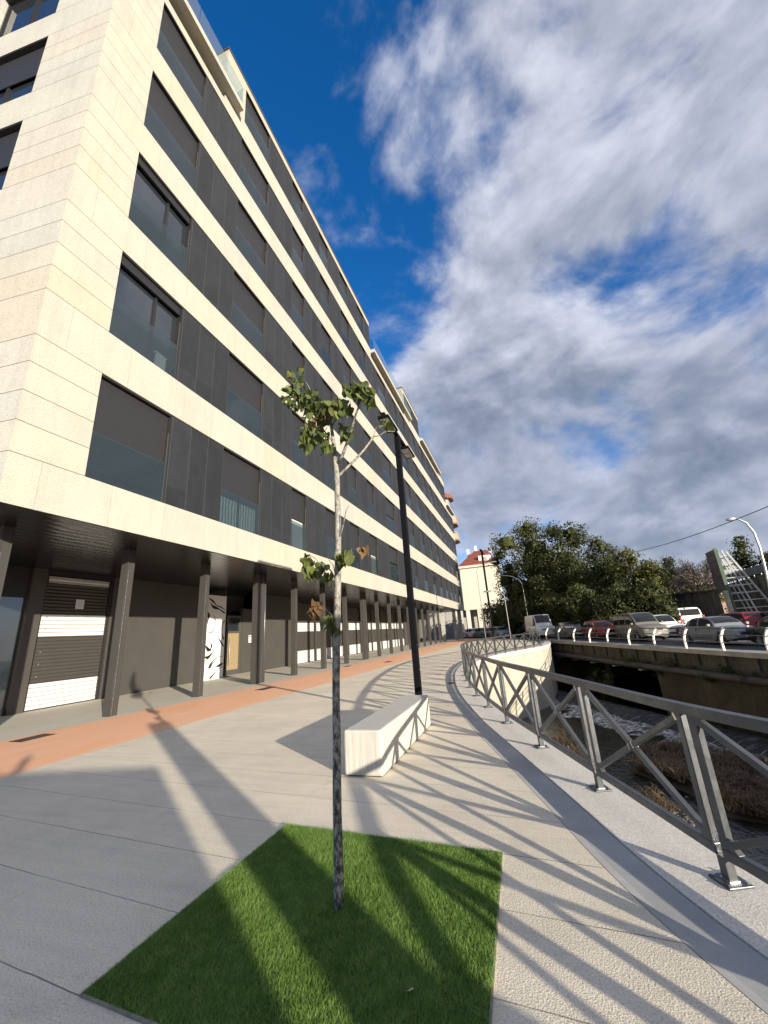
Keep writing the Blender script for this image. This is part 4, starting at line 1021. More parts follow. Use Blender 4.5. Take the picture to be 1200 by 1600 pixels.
cluster(494, 947, 9, 9, 7, 2.7, LEAFB, size=.065, ry_depth=.05); cluster(512, 966, 11, 7, 8, 2.6, size=.07, ry_depth=.05); cluster(520, 981, 12, 5, 5, 2.6, size=.06, ry_depth=.05)
# fallen leaf and bits
fl = random.Random(2)
for k, (px, py, sz, mm, lb) in enumerate([(642, 1547, .035, LEAFB, 'small pale fallen leaf lying on the green turf'), (757, 1580, .05, LEAFB, 'thin dry fallen twig leaf on the paving at the bottom right'), (276, 1366, .02, WHITEP, 'tiny white petal lying on the shaded paving left of the turf')]):
    p = at_z(px, py, .024 if k == 0 else .004); g = MB(); rl.seed(k + 50); leaf(g, p, sz, 1.0 + k, -.15, .1)
    tag(g.build('fallen_leaf', mm if k != 0 else mat('pale_dry_leaf', (.5, .42, .28), .8), recalc=False), lb, 'fallen leaf')

# ================================================================== VEHICLES
wheel_cache = {}
def wheel_parts(R, wth):
    t = MB(); t.revolve([(R * .62, -wth / 2), (R * .93, -wth / 2), (R, -wth / 2 + .03), (R, wth / 2 - .03), (R * .93, wth / 2), (R * .62, wth / 2), (R * .62, -wth / 2)], 24, Matrix.Rotation(pi / 2, 4, 'X'))
    r = MB(); M4 = Matrix.Rotation(pi / 2, 4, 'X'); r.revolve([(R * .63, -wth / 2 + .01), (R * .60, -wth / 2 + .04), (R * .2, -wth / 2 + .05), (0, -wth / 2 + .045)], 24, M4)
    r.revolve([(R * .63, wth / 2 - .01), (R * .60, wth / 2 - .04), (R * .2, wth / 2 - .05), (0, wth / 2 - .045)], 24, M4)
    for k in range(5):
        a = 2 * pi * k / 5
        for sy in (-1, 1):
            p = Vector((0, sy * (wth / 2 - .03), 0)); q = Vector((math.cos(a) * R * .58, sy * (wth / 2 - .012), math.sin(a) * R * .58)); r.bar(p, q, .05, .02, Vector((0, 1, 0)))
    return t, r
def make_vehicle(name, cat, label, pos, heading, paintm, L, W, H, belt, hood, roofx, basex, wheels=(.19, .81), R=.31, glass_side=((.06, .48), (.53, .96)), bonnet_tail=None, sill=.22, panel_side=False, rear_glass=True, taper=.82, group=None, plate=True, roofbar=False, nose_drop=.12, rear_drop=.06):
    """roofx: (front, rear) x of the roof ends; basex: (front, rear) x where screens meet the body; x forward from rear 0..L"""
    rot = Matrix.Translation(Vector(pos)) @ Matrix.Rotation(heading, 4, 'Z')
    root = empty(name, tuple(pos), heading, label, cat, group); T = rot @ Matrix.Translation((-L / 2, 0, 0))
    xw = [L * wheels[0], L * wheels[1]]
    xs = sorted(set([0.0, .04, .10, .2, .35] + list(np.linspace(.5, L - .5, 40)) + [L - .35, L - .2, L - .1, L - .04, L]))
    def ztop(x):
        bf, br_ = basex
        if x > bf: t = (x - bf) / (L - bf); return belt + (hood - belt) * min(1, t * 1.15) - nose_drop * max(0, (t - .75) / .25) ** 2
        if x < br_: t = (br_ - x) / max(br_, .01); return belt + .02 - rear_drop * t * t
        return belt
    def hw(x):
        e = min(x, L - x); return W / 2 * (1 - .13 * max(0, 1 - e / .55) ** 2) * (1 - .10 * max(0, 1 - e / .12) ** 2)
    b = MB(); ring = []
    for x in xs:
        w_ = hw(x); zt = ztop(x); zl = sill + (.10 * max(0, 1 - min(x, L - x) / .5))
        for c in xw:
            if abs(x - c) < R * 1.18: zl = max(zl, R + math.sqrt((R * 1.18) ** 2 - (x - c) ** 2) - .03)
        e = min(x, L - x); pull = .05 * max(0, 1 - e / .2)
        zm = zl + (zt - zl) * .5; row = [(0, zl + .02), (w_ * .80, zl + .02), (w_ * .97, zl), (w_, zm), (w_ * .985, zl + (zt - zl) * .80), (w_ * .93, zt - .03), (w_ * .80, zt), (0, zt + .025)]
        ring.append([Vector((x, y, z)) for y, z in row] + [Vector((x, -y, z)) for y, z in reversed(row[1:-1])])
    n = len(ring[0]); base = len(b.v)
    for r_ in ring: b.v += [tuple(T @ v) for v in r_]
    for i in range(len(ring) - 1):
        for k in range(n): b.f.append((base + i * n + k, base + i * n + (k + 1) % n, base + (i + 1) * n + (k + 1) % n, base + (i + 1) * n + k))
    b.f.append(tuple(base + k for k in range(n))); b.f.append(tuple(base + (len(ring) - 1) * n + k for k in range(n)))
    body = b.build('body', paintm, root, smooth=True)
    md = body.modifiers.new('edge', 'EDGE_SPLIT'); md.split_angle = rad(38)
    # cabin hull: a smooth roof arch lofted over the body, glass lies a few millimetres proud of it
    wb = W / 2 * .91; wt = W / 2 * taper * .90; bf, br_ = basex; rf, rr_ = roofx; zb = belt - .03
    boxy = panel_side or (rr_ - br_) < .15
    kx = [br_, br_ + (rr_ - br_) * .5, rr_, rr_ * .75 + rf * .25, (rr_ + rf) / 2, rf * .8 + rr_ * .2, rf, bf * .55 + rf * .45, bf]
    rH = H - belt
    kz = [belt - .02, belt + rH * (.60 if not boxy else .66), H - .045, H - .012, H, H - .010, H - .055, belt + rH * .56, belt - .02]
    xs2 = np.linspace(br_, bf, 61) if not boxy else np.concatenate([[br_, br_ + .004, br_ + .015], np.linspace(br_ + .05, bf, 58)])
    zs2 = np.interp(xs2, kx, kz)
    if not boxy or True:
        k5 = np.array([1, 2, 3, 2, 1]) / 9.0; zp_ = np.pad(zs2, 2, mode='edge'); sm = np.convolve(zp_, k5, 'valid'); lim = 4 if boxy else 2; sm[:lim] = zs2[:lim]; sm[-2:] = zs2[-2:]; zs2 = sm
    def yw(z): return wb + (wt - wb) * max(0, min(1, (z - belt) / max(.1, H - belt)))
    def nose(x): return 1 - .06 * max(0, (x - rf) / max(.1, bf - rf)) - (0 if boxy else .08 * max(0, (rr_ - x) / max(.1, rr_ - br_)))
    c = MB(); Lc = []
    for x, z in zip(xs2, zs2):
        y = yw(z) * nose(x); row = [(x, -wb * nose(x), zb), (x, -(wb * nose(x) + y) / 2 - .012, (zb + z) / 2), (x, -y, z - .035), (x, -y * .93, z - .006), (x, -y * .5, z + .012), (x, 0, z + .018)]
        Lc.append([T @ Vector(q) for q in row] + [T @ Vector((q[0], -q[1], q[2])) for q in reversed(row[:-1])])
    for A_, B_ in zip(Lc, Lc[1:]):
        for k in range(len(A_) - 1): c.quad(A_[k], A_[k + 1], B_[k + 1], B_[k])
    c.add(Lc[0], [tuple(range(len(Lc[0])))]); c.add(Lc[-1], [tuple(range(len(Lc[-1])))])
    cab = c.build('cabin', paintm, root, smooth=True); md = cab.modifiers.new('edge', 'EDGE_SPLIT'); md.split_angle = rad(40)
    def top_glass(xa, xb, name, wfac=.90, lo=0.0, hi=1.0):
        idx = [i for i, x in enumerate(xs2) if xa <= x <= xb]
        if len(idx) < 2: return
        g = MB(); rows = []
        for i in idx:
            x, z = xs2[i], zs2[i]; i2, i1 = min(i + 1, 60), max(i - 1, 0); tx, tz = xs2[i2] - xs2[i1], zs2[i2] - zs2[i1]; l_ = math.hypot(tx, tz); nx, nz = -tz / l_, tx / l_
            y = yw(z) * nose(x); rows.append([T @ Vector((x + nx * (.012 + dz), yy * y * wfac, z + nz * (.012 + dz) + dz)) for yy, dz in ((-1, 0.0), (-.55, .012), (0, .016), (.55, .012), (1, 0.0))])
        for A_, B_ in zip(rows, rows[1:]):
            for k in range(4): g.quad(A_[k], A_[k + 1], B_[k + 1], B_[k])
        g.build(name, CARGLASS, root, smooth=True)
    top_glass(rf + .02, bf - .10, 'windscreen')
    if rear_glass and not boxy: top_glass(br_ + .12, rr_ - .02, 'rear_window', .86)
    if boxy and rear_glass:
        g = MB(); z0_ = belt + (.28 if panel_side else .10); z1_ = H - .16; w0, w1 = yw(z0_) * .88, yw(z1_) * .86; xx = -.014
        q = [T @ Vector(v) for v in ((br_ + xx, -w0, z0_), (br_ + xx, w0, z0_), (br_ + xx, w1, z1_), (br_ + xx, -w1, z1_))]; q2 = [T @ Vector(v) for v in ((br_ + .02, -w0, z0_), (br_ + .02, w0, z0_), (br_ + .02, w1, z1_), (br_ + .02, -w1, z1_))]
        g.add(q + q2, [(0, 1, 2, 3), (0, 4, 5, 1), (1, 5, 6, 2), (2, 6, 7, 3), (3, 7, 4, 0)]); g.build('rear_window', CARGLASS, root, bevel=.01)
    for sgn in (-1, 1):
        for (u0, u1) in glass_side:
            xa, xb = br_ + (bf - br_) * u0, br_ + (bf - br_) * u1; xr = [x for x in np.linspace(xa, xb, 15)]; g = MB(); rows = []
            for x in xr:
                z = float(np.interp(x, xs2, zs2)); zt_ = z - .085; z0_ = belt + .035
                if zt_ - z0_ < .03: continue
                pts_ = []
                for f_ in (0, .5, 1):
                    zz = z0_ + (zt_ - z0_) * f_; y = (wb + (yw(z) - wb) * (zz - zb) / max(.05, z - .035 - zb)) * nose(x) + .016 + .012 * math.sin(pi * f_); pts_.append(T @ Vector((x, sgn * y, zz)))
                rows.append(pts_)
            for A_, B_ in zip(rows, rows[1:]):
                for k in range(2): g.quad(A_[k], A_[k + 1], B_[k + 1], B_[k])
            if rows: g.build('side_window', CARGLASS, root, smooth=True)
    for i, x in enumerate(xw):
        for sy in (-1, 1):
            t, r = wheel_parts(R, .20); M4 = T @ Matrix.Translation((x, sy * (W / 2 - .12), R))
            tw = t.xform(M4).build('tyre', TYRE, root, smooth=True); r.xform(M4).build('rim', ALLOY, tw)
    # underbody so nothing shows through
    g = MB(); g.box(.25, L - .25, -W / 2 + .24, W / 2 - .24, sill - .03, belt - .1, T); g.build('underbody', TRIM, root)
    # lights, bumpers, grille, plate, mirrors
    zf = ztop(L - .1)
    for sy in (-1, 1):
        g = MB(); p = [(L - .03, sy * W * .30, zf - .10), (L - .16, sy * W * .445, zf - .09), (L - .16, sy * W * .445, zf - .22), (L - .02, sy * W * .30, zf - .22)]
        q = [T @ Vector(v) for v in p]; off = (rot.to_3x3() @ Vector((.035, sy * .02, 0))); g.add([v + off for v in q] + [v - off * 2.0 for v in q], [(0, 1, 2, 3), (4, 5, 6, 7), (0, 1, 5, 4), (1, 2, 6, 5), (2, 3, 7, 6), (3, 0, 4, 7)]); g.build('headlight', HEADL, root)
        z0 = belt - .30 if not panel_side else belt - .25; g = MB(); g.box(-.012, .10, sy * W * .45 - .10, sy * W * .45 + .03, z0, z0 + (.20 if not panel_side else .5), T); g.build('tail_light', TAILL, root)
        g = MB(); xm = bf - .25; g.box(xm, xm + .14, sy * (W / 2 + .02), sy * (W / 2 + .17), belt + .02, belt + .15, T); g.build('wing_mirror', TRIM if panel_side else paintm, root, bevel=.02)
    g = MB(); g.box(L - .08, L + .012, -W * .24, W * .24, zf - .22, zf - .12, T); g.build('grille', TRIM, root)
    g = MB(); g.box(L - .10, L + .02, -W * .36, W * .36, .22, .34, T); g.box(-.015, .08, -W * .36, W * .36, .24, .36, T); g.build('bumper_insert', TRIM, root)
    if plate:
        g = MB(); g.box(L + .004, L + .03, -.25, .25, .37, .48, T); g.build('number_plate', PLATE, root)
        g = MB(); g.box(-.03, -.004, -.25, .25, .55, .66, T); g.build('number_plate', PLATE, root)
    # door shut lines with a waist strip that ties them together
    for sy in (-1, 1):
        g = MB(); y0_, y1_ = sorted((sy * (W / 2 - .02), sy * (W / 2 + .003)))
        for x in (bf - .35, (bf + br_) / 2 - .1, br_ + .15 + (.2 if boxy else 0)): g.box(x, x + .012, y0_, y1_, sill + .12, belt - .08, T)
        y2_, y3_ = sorted((sy * (W / 2 - .02), sy * (W / 2 + .004))); g.box(br_ + .15 + (.2 if boxy else 0), bf - .338, y2_, y3_, sill + .115, sill + .135, T)
        g.build('door_seam', TRIM, root)
        for x in ((bf + br_) / 2 + .05, br_ + .35):
            g = MB(); a_, b_ = sorted((sy * (W / 2 - .03), sy * (W / 2 + .012))); g.box(x, x + .16, a_, b_, belt - .19, belt - .16, T); g.build('door_handle', TRIM, root)
    if roofbar:
        g = MB()
        for sy in (-1, 1): g.tube([T @ Vector((rr_ + .1, sy * wt * .92, H - .01)), T @ Vector((rf - .1, sy * wt * .92, H - .01))], .018, 6)
        g.build('roof_rail', TRIM, root)
    return root
HF = math.atan2(U.y, U.x) - rad(9); HB = HF + pi
P_SILV = paint('silver_paint', (0.20, 0.21, 0.225), .3); P_GREY = paint('warm_grey_paint', (0.13, 0.13, 0.12), .3); P_RED = paint('red_paint', (0.25, 0.010, 0.015), .1); P_DRED = paint('dark_red_paint', (0.22, 0.012, 0.018), .1)
P_WHITE = paint('white_paint', (0.72, 0.72, 0.70), 0.0); P_BEIGE = paint('beige_grey_paint', (0.16, 0.155, 0.13), .2); P_DARK = paint('charcoal_paint', (0.03, 0.032, 0.035), .3); P_BLUE = paint('dark_blue_paint', (0.03, 0.06, 0.13), .3); P_GRN = paint('green_grey_paint', (0.12, 0.13, 0.11), .4); P_LB = paint('pale_blue_paint', (0.25, 0.30, 0.34), .4)
def sedan(px, o, pm, label, hd=HF, **k):
    t = road_px(px, o); return make_vehicle('parked_car', 'car', label, tuple(road(t, o, .006)), hd, pm, 4.7, 1.82, 1.45, .93, .78, (2.85, 1.35), (3.45, .62), glass_side=((.10, .47), (.52, .92)), taper=.76, **k)
def hatch(px, o, pm, label, hd=HF, H=1.47, **k):
    t = road_px(px, o); return make_vehicle('parked_car', 'car', label, tuple(road(t, o, .006)), hd, pm, 4.0, 1.72, H, .93, .80, (2.45, .45), (3.12, .10), glass_side=((.07, .40), (.45, .92)), taper=.78, **k)
def mpv(px, o, pm, label, hd=HF, H=1.92, L=4.45, **k):
    t = road_px(px, o); return make_vehicle('parked_van', 'van', label, tuple(road(t, o, .006)), hd, pm, L, 1.84, H, 1.08, .92, (2.80, .12), (3.62, .04), glass_side=((.05, .28), (.32, .55), (.60, .93)), taper=.88, **k)
sedan(1127, 3.7, P_SILV, 'silver saloon car in the front lane of the bridge, farther right than the beige minivan')
mpv(1003, 3.6, P_BEIGE, 'beige grey minivan with three side windows in the front lane of the bridge')
hatch(941, 3.4, P_RED, 'bright red car facing right directly behind the bridge rail')
sedan(893, 3.2, P_GREY, 'grey saloon car facing right between the tall white van and the red car')
tv = road_px(846, 3.2)
make_vehicle('delivery_van', 'van', 'tall white high-roof delivery van at the left end of the bridge', tuple(road(tv, 3.2, .006)), HF, P_WHITE, 5.6, 2.0, 2.45, 1.25, 1.08, (3.95, .06), (4.75, .02), glass_side=((.80, .965),), taper=.90, R=.35, rear_glass=False, panel_side=True)
sedan(1262, 3.7, P_DARK, 'dark car at the right edge of the photo behind the silver saloon car')
hatch(1036, 6.9, P_WHITE, 'white hatchback whose bonnet shows beyond the beige minivan', H=1.62)
hatch(926, 6.7, P_WHITE, 'white estate car with roof rails showing over the bright red car', H=1.62, roofbar=True)
hatch(962, 6.8, P_BLUE, 'dark blue car mostly hidden between the red car and the beige minivan', H=1.5)
sedan(882, 6.6, P_GRN, 'dark green grey car whose roof shows over the grey saloon car')
mp_ = road_px(1059, 10.2)
make_vehicle('panel_van', 'van', 'white panel van seen from behind in front of the old concrete wall', tuple(road(mp_, 10.2, .006)), HB, P_WHITE, 4.9, 1.95, 2.0, 1.08, .95, (3.3, .10), (4.15, .03), glass_side=((.38, .62), (.68, .94)), taper=.87, panel_side=True)
hatch(1157, 8.6, P_DRED, 'dark red hatchback seen from behind below the billboard frame', hd=HB, H=1.50)
hatch(1222, 9.4, P_DARK, 'black hatchback at the right edge beyond the red hatchback', hd=HB, H=1.50)
def faraway(kind, px, py, yd, hd, pm, label, name='parked_car', cat='car'):
    p = at_y(px, py, yd); p.z = .006
    if kind == 'h': make_vehicle(name, cat, label, tuple(p), hd, pm, 4.0, 1.72, 1.47, .93, .80, (2.45, .45), (3.12, .10), glass_side=((.07, .40), (.45, .92)), taper=.78)
    else: make_vehicle(name, cat, label, tuple(p), hd, pm, 4.9, 1.9, 1.95, 1.08, .95, (3.3, .10), (4.15, .03), glass_side=((.38, .62), (.68, .94)), taper=.87)
faraway('h', 742, 990, 66, rad(-60), P_WHITE, 'small white car left of the slim white lamp pole by the cream building')
faraway('h', 757, 990, 62, rad(-62), P_GRN, 'olive grey car directly behind the slim white lamp pole')
faraway('h', 781, 990, 56, rad(-64), P_LB, 'pale blue car just right of the far black lamp post')
faraway('v', 777, 985, 74, rad(-70), P_WHITE, 'small white van behind the pale blue car', 'parked_van', 'van')
faraway('h', 722, 988, 84, rad(-40), P_DRED, 'dark maroon car in the shade of the cream building')
faraway('v', 806, 985, 62, rad(-64), P_DARK, 'dark box van in the tree shade left of the tall white delivery van', 'parked_van', 'van')

# ================================================================== BRIDGE RAIL
rb = empty('bridge_rail', tuple(road(8, 0.1, .05)), label='low bridge rail of curved cream posts and three thin grey tubes along the deck edge', cat='railing')
TP = [road_px(px, .12, .05) for px in (854.6, 874, 898, 922.6, 951, 984.6, 1024.5, 1073.4, 1132, 1203)]
TP += [TP[-1] + 1.9 * k for k in (1, 2, 3, 4, 5)]
def rail_prof(z): return -0.02 + 0.30 * max(0, (z - .45) / .6) ** 1.6
for t in TP:
    g = MB(); zs = np.linspace(0.05, 1.02, 9)
    for a, b in zip(zs, zs[1:]):
        p = road(t, .12 - 1.0 * rail_prof(a) * -1, a); q = road(t, .12 + rail_prof(b), b); g.bar(p, q + (q - p) * .05, .065, .10, N)
    g.build('post', WHITERAIL, rb, smooth=False)
for z in (.38, .70, 1.0):
    g = MB(); g.tube([road(t, .12 + rail_prof(z) + .03, z + .02) for t in np.arange(-0.2, 32, 2)], .027 if z < .9 else .033, 8); g.build('rail_tube', RAIL, rb, smooth=True)
# little raised kerb end stone at right
# ================================================================== STREET LAMPS BEYOND
POLEG = mat('dull_grey_pole', (0.26, 0.26, 0.25), 0.6, 0.3)
def cobra(px, Yd, base_z, ztop, reach, ang, r, m_, label, name='street_lamp', head=.55):
    p = at_y(px, 990, Yd); p.z = base_z
    e = empty(name, tuple(p), 0, label, 'street lamp', 'tall curved lamps round the road')
    d = Vector((math.cos(ang), math.sin(ang), 0)); pts = [p, p + Vector((0, 0, (ztop - base_z) * .45))]; rs = [r, r * .8]
    zc_ = ztop - reach * .62
    for k in range(9):
        a = pi / 2 * k / 8; pts.append(p + d * reach * (1 - math.cos(a)) * 1.0 + Vector((0, 0, zc_ - base_z + reach * .62 * math.sin(a)))); rs.append(r * (.72 - .2 * k / 8))
    g = MB(); g.tube(pts, rs, 10); g.build('pole', m_, e, smooth=True)
    g = MB(); h0 = pts[-1]; M4 = Matrix.Translation(h0) @ Matrix.Rotation(ang, 4, 'Z')
    prof = [(0, .05, .05), (.12, .09, .07), (.35, .14, .08), (.55, .12, .06), (.68, .03, .02)]; rows = []
    for x, w_, h_ in prof: rows.append([M4 @ Vector((x * head / .6, w_ * math.cos(t), h_ * math.sin(t) - .01)) for t in np.linspace(0, 2 * pi, 11)[:-1]])
    for a, b in zip(rows, rows[1:]):
        for k in range(10): g.quad(a[k], a[(k + 1) % 10], b[(k + 1) % 10], b[k])
    g.poly(rows[0]); g.poly(rows[-1]); g.build('lamp_head', m_, e, smooth=True)
    return e
# right-hand lamp: base beyond the frame
tR = road_px(1212, 12.8); pR = road(tR, 12.8)
e = empty('street_lamp', tuple(pR), 0, 'galvanised curved street lamp rising beside the billboard at the right edge', 'street lamp', None)
tipR = at_y(1141, 812, pR.y + .0); 
cr_ = [at_y(1205, 930, pR.y), at_y(1196, 890, pR.y), at_y(1187, 855, pR.y), at_y(1178, 832, pR.y), at_y(1166, 817, pR.y), at_y(1153, 811, pR.y), at_y(1146, 811, pR.y)]
g = MB(); g.tube([pR, (pR + cr_[0]) / 2] + cr_, [.11, .10] + [.09, .085, .08, .075, .07, .065, .06], 10); g.build('pole', GALV, e, smooth=True)
h0 = cr_[-1]; g = MB(); g.tube([h0 + Vector((.12, 0, .0)), h0 + Vector((0, 0, .02)), h0 + Vector((-.25, 0, 0)), h0 + Vector((-.5, 0, -.02))], [.07, .13, .15, .05], 10); g.build('lamp_head', GALV, e, smooth=True)
cobra(758, 44, 0, 8.2, 1.6, rad(10), .05, POLEG, 'slim white curved lamp pole in front of the cream building')
cobra(829, 52, 0, 7.6, 2.6, rad(165), .05, POLEG, 'grey curved street lamp in front of the dark trees left of the tall white van')
cobra(797, 34, 0, 4.3, 1.0, rad(175), .045, POLEG, 'short pale curved lamp pole between the far black post and the grey curved lamp')
p = at_y(772, 1000, 40); p.z = 0; e = empty('street_lamp', tuple(p), 0, 'far thin black lamp post standing against the cream building', 'street lamp')
g = MB(); g.box(p.x - .09, p.x + .09, p.y - .09, p.y + .09, 0, 8.6); g.build('pole', LAMPM, e); g = MB(); g.box(p.x - .1, p.x + .1, p.y - 1.3, p.y + 1.3, 8.6, 8.7); g.build('arm', LAMPM, e)
# overhead wire
a = at_y(1290, 752, 26); b = at_y(958, 867, 62); g = MB(); g.tube([a.lerp(b, t) - Vector((0, 0, 1.4 * 4 * t * (1 - t) * .5)) for t in np.linspace(0, 1, 14)], .028, 5)
tag(g.build('overhead_cable', TRIM), 'thin dark overhead cable crossing the cloudy sky above the billboard', 'cable')

# ================================================================== WALLS, BILLBOARD, HOUSES AT THE BACK
WO = 15.0
def wall_run(px0, px1, o, zt0, zt1, name, label, m_=OLDWALL, cap=True, d=.35):
    t0, t1 = road_px(px0, o), road_px(px1, o); e = empty(name, tuple(road((t0 + t1) / 2, o)), 0, label, 'wall')
    A0, A1 = road(t0, o, 0), road(t1, o, 0); B0_, B1 = road(t0, o + d, 0), road(t1, o + d, 0)
    def zz(p, z): return Vector((p.x, p.y, z))
    g = MB(); g.add([A0, A1, B1, B0_, zz(A0, zt0), zz(A1, zt1), zz(B1, zt1), zz(B0_, zt0)], [(0, 1, 2, 3), (4, 5, 6, 7), (0, 1, 5, 4), (1, 2, 6, 5), (2, 3, 7, 6), (3, 0, 4, 7)]); g.build('wall_body', m_, e)
    if cap:
        g = MB(); g.bar(zz(A0, zt0 + .07), zz(A1, zt1 + .07), d + .5, .12); g.build('capping', OLDWALL, e)
    return e
def ztop_at(px, py, o):
    t = road_px(px, o); p = road(t, o); lo, hi = -5, 40
    for _ in range(50):
        mid = (lo + hi) / 2
        if project((p.x, p.y, mid))[1] > py: lo = mid
        else: hi = mid
    return lo
wall_run(1062, 1134, WO, ztop_at(1062, 930, WO), ztop_at(1134, 923, WO), 'concrete_wall', 'old lichen-stained concrete wall behind the white panel van')
wall_run(1050, 1060, WO - .3, ztop_at(1050, 932, WO), ztop_at(1060, 930, WO), 'stone_gatepost', 'dark square stone gatepost at the left end of the old concrete wall', cap=False, d=1.0)
wall_run(1150, 1330, WO + 1.5, ztop_at(1150, 915, WO + 1.5), ztop_at(1330, 870, WO + 1.5), 'retaining_wall', 'high dark retaining wall behind the dark red hatchback at the right edge', OLDWALL, False)
rr2 = empty('wall_railing', tuple(road(road_px(1170, WO + 1.5), WO + 1.6, 4)), 0, 'grey metal railing on top of the high dark retaining wall', 'railing')
o_ = WO + 1.7; ts = [road_px(px, o_) for px in (1160, 1260)]; z0_, z1_ = ztop_at(1160, 912, o_), ztop_at(1260, 888, o_)
for k in range(9):
    t = ts[0] + (ts[1] - ts[0]) * k / 8; z = z0_ + (z1_ - z0_) * k / 8; p = road(t, o_); g = MB(); g.bar((p.x, p.y, z), (p.x, p.y, z + .85), .05, .05, N); g.build('post', GREYSTEEL, rr2)
pa, pb = road(ts[0], o_), road(ts[1], o_); g = MB(); g.add([(pa.x, pa.y, z0_ + .12), (pb.x, pb.y, z1_ + .12), (pb.x, pb.y, z1_ + .8), (pa.x, pa.y, z0_ + .8), (pa.x - .02, pa.y - .02, z0_ + .12), (pb.x - .02, pb.y - .02, z1_ + .12), (pb.x - .02, pb.y - .02, z1_ + .8), (pa.x - .02, pa.y - .02, z0_ + .8)], [(0, 1, 2, 3), (4, 5, 6, 7), (0, 1, 5, 4), (2, 3, 7, 6)]); g.build('mesh_panel', mat('weathered_mesh', (.13, .14, .14), .8, var=.3, vscale=2), rr2)

# billboard seen nearly edge-on, with its steel frame behind
ob = WO - .8; tb0 = road_px(1158, ob); pb_ = road(tb0, ob)
def zpx(p, py):
    lo, hi = -5, 60
    for _ in range(50):
        mid = (lo + hi) / 2
        if project((p.x, p.y, mid))[1] > py: lo = mid
        else: hi = mid
    return lo
ZBT = zpx(pb_, 858); bb = empty('billboard', tuple(pb_), 0, 'tall faded billboard seen edge-on with a green steel lattice frame behind it', 'billboard')
vdir = Vector((pb_.x, pb_.y, 0)).normalized(); sdir = Vector((vdir.y, -vdir.x, 0))
bd = (vdir * .97 - sdir * .30).normalized(); bn_ = Vector((bd.y, -bd.x, 0)); Wb = 2.3
def bp(a, n_, z): p = pb_ + bd * a + bn_ * n_; return Vector((p.x, p.y, z))
def bbx(g, a0, a1, n0, n1, z0, z1):
    vs = [bp(a, n_, z) for z in (z0, z1) for n_ in (n0, n1) for a in (a0, a1)]; g.add(vs, [(0, 2, 3, 1), (4, 5, 7, 6), (0, 1, 5, 4), (2, 6, 7, 3), (0, 4, 6, 2), (1, 3, 7, 5)])
ZM = ZBT * .50
g = MB(); bbx(g, 0.12, Wb, -.14, -.02, ZM, ZBT); g.build('board_face', BOARD, bb)
g = MB(); bbx(g, 0.0, .12, -.14, .0, ZM - .6, ZBT + .1); bbx(g, .12, Wb, -.16, .0, ZM - .25, ZM); bbx(g, 0, .12, .0, .12, .3, ZBT); g.build('edge_frame', GREENM, bb)
g = MB(); bbx(g, -.1, .35, -.35, -.08, 0, ZM - .2); g.build('stone_post', mat('pale_stone_post', (.34, .31, .24), .9, var=.3, vscale=3), bb)
g = MB()
for z in np.linspace(ZM + .4, ZBT - .4, 5): bbx(g, .14, Wb, -.150, -.141, z, z + .05)
g.build('board_strip', OLDWALL, bb)
g = MB(); nf = 3; back = 3.2
for a in (0.3, 1.25, 2.2):
    b0 = bp(a, back, 0.05); b1 = bp(a, .75, ZBT - .3); g.bar(b0, b1, .13, .13); m0 = bp(a, back * .55, .05); g.bar(m0, bp(a, .45, ZBT * .98), .10, .10)
    for k in range(10):
        t = (k + .5) / 10; g.bar(b0.lerp(b1, t), bp(a, 0, b0.lerp(b1, t).z), .07, .07)
for k in range(9):
    t = (k + .5) / 9; q0 = bp(.3, back, .05).lerp(bp(.3, .75, ZBT - .3), t); q1 = bp(2.2, back, .05).lerp(bp(2.2, .75, ZBT - .3), t); g.bar(q0, q1, .07, .07)
g.build('lattice_frame', GREYSTEEL, bb)

# pinkish house behind the bare trees
def house(px0, px1, pyt, pyb, Yd, name, label):
    A = at_y(px0, pyb, Yd); B = at_y(px1, pyb, Yd); zt = at_y(px0, pyt, Yd).z; e = empty(name, (A.x, Yd, 0), 0, label, 'house'); D = 8
    g = MB(); g.box(A.x, B.x, Yd, Yd + D, 0, zt); g.build('wall', PINKW, e)
    g = MB(); xm = (A.x + B.x) / 2; h_ = (B.x - A.x) * .22; g.add([(A.x - .4, Yd - .4, zt), (B.x + .4, Yd - .4, zt), (B.x + .4, Yd + D + .4, zt), (A.x - .4, Yd + D + .4, zt), (xm - 1, Yd + D / 2, zt + h_), (xm + 1, Yd + D / 2, zt + h_)], [(0, 1, 5, 4), (1, 2, 5), (2, 3, 4, 5), (3, 0, 4), (0, 3, 2, 1)]); g.build('roof', ROOFT, e)
    for k in range(3):
        x = A.x + (B.x - A.x) * (.2 + .3 * k); g = MB(); g.box(x - .45, x + .45, Yd - .06, Yd - .001, zt - 2.2, zt - .6); f = g.build('window', WHITEP, e); g = MB(); g.box(x - .36, x + .36, Yd - .075, Yd - .061, zt - 2.1, zt - .7); g.build('pane', GLASS, f)
house(1088, 1128, 905, 925, 62, 'pink_house', 'pinkish house with red-brown roof half hidden behind the bare trees and billboard')

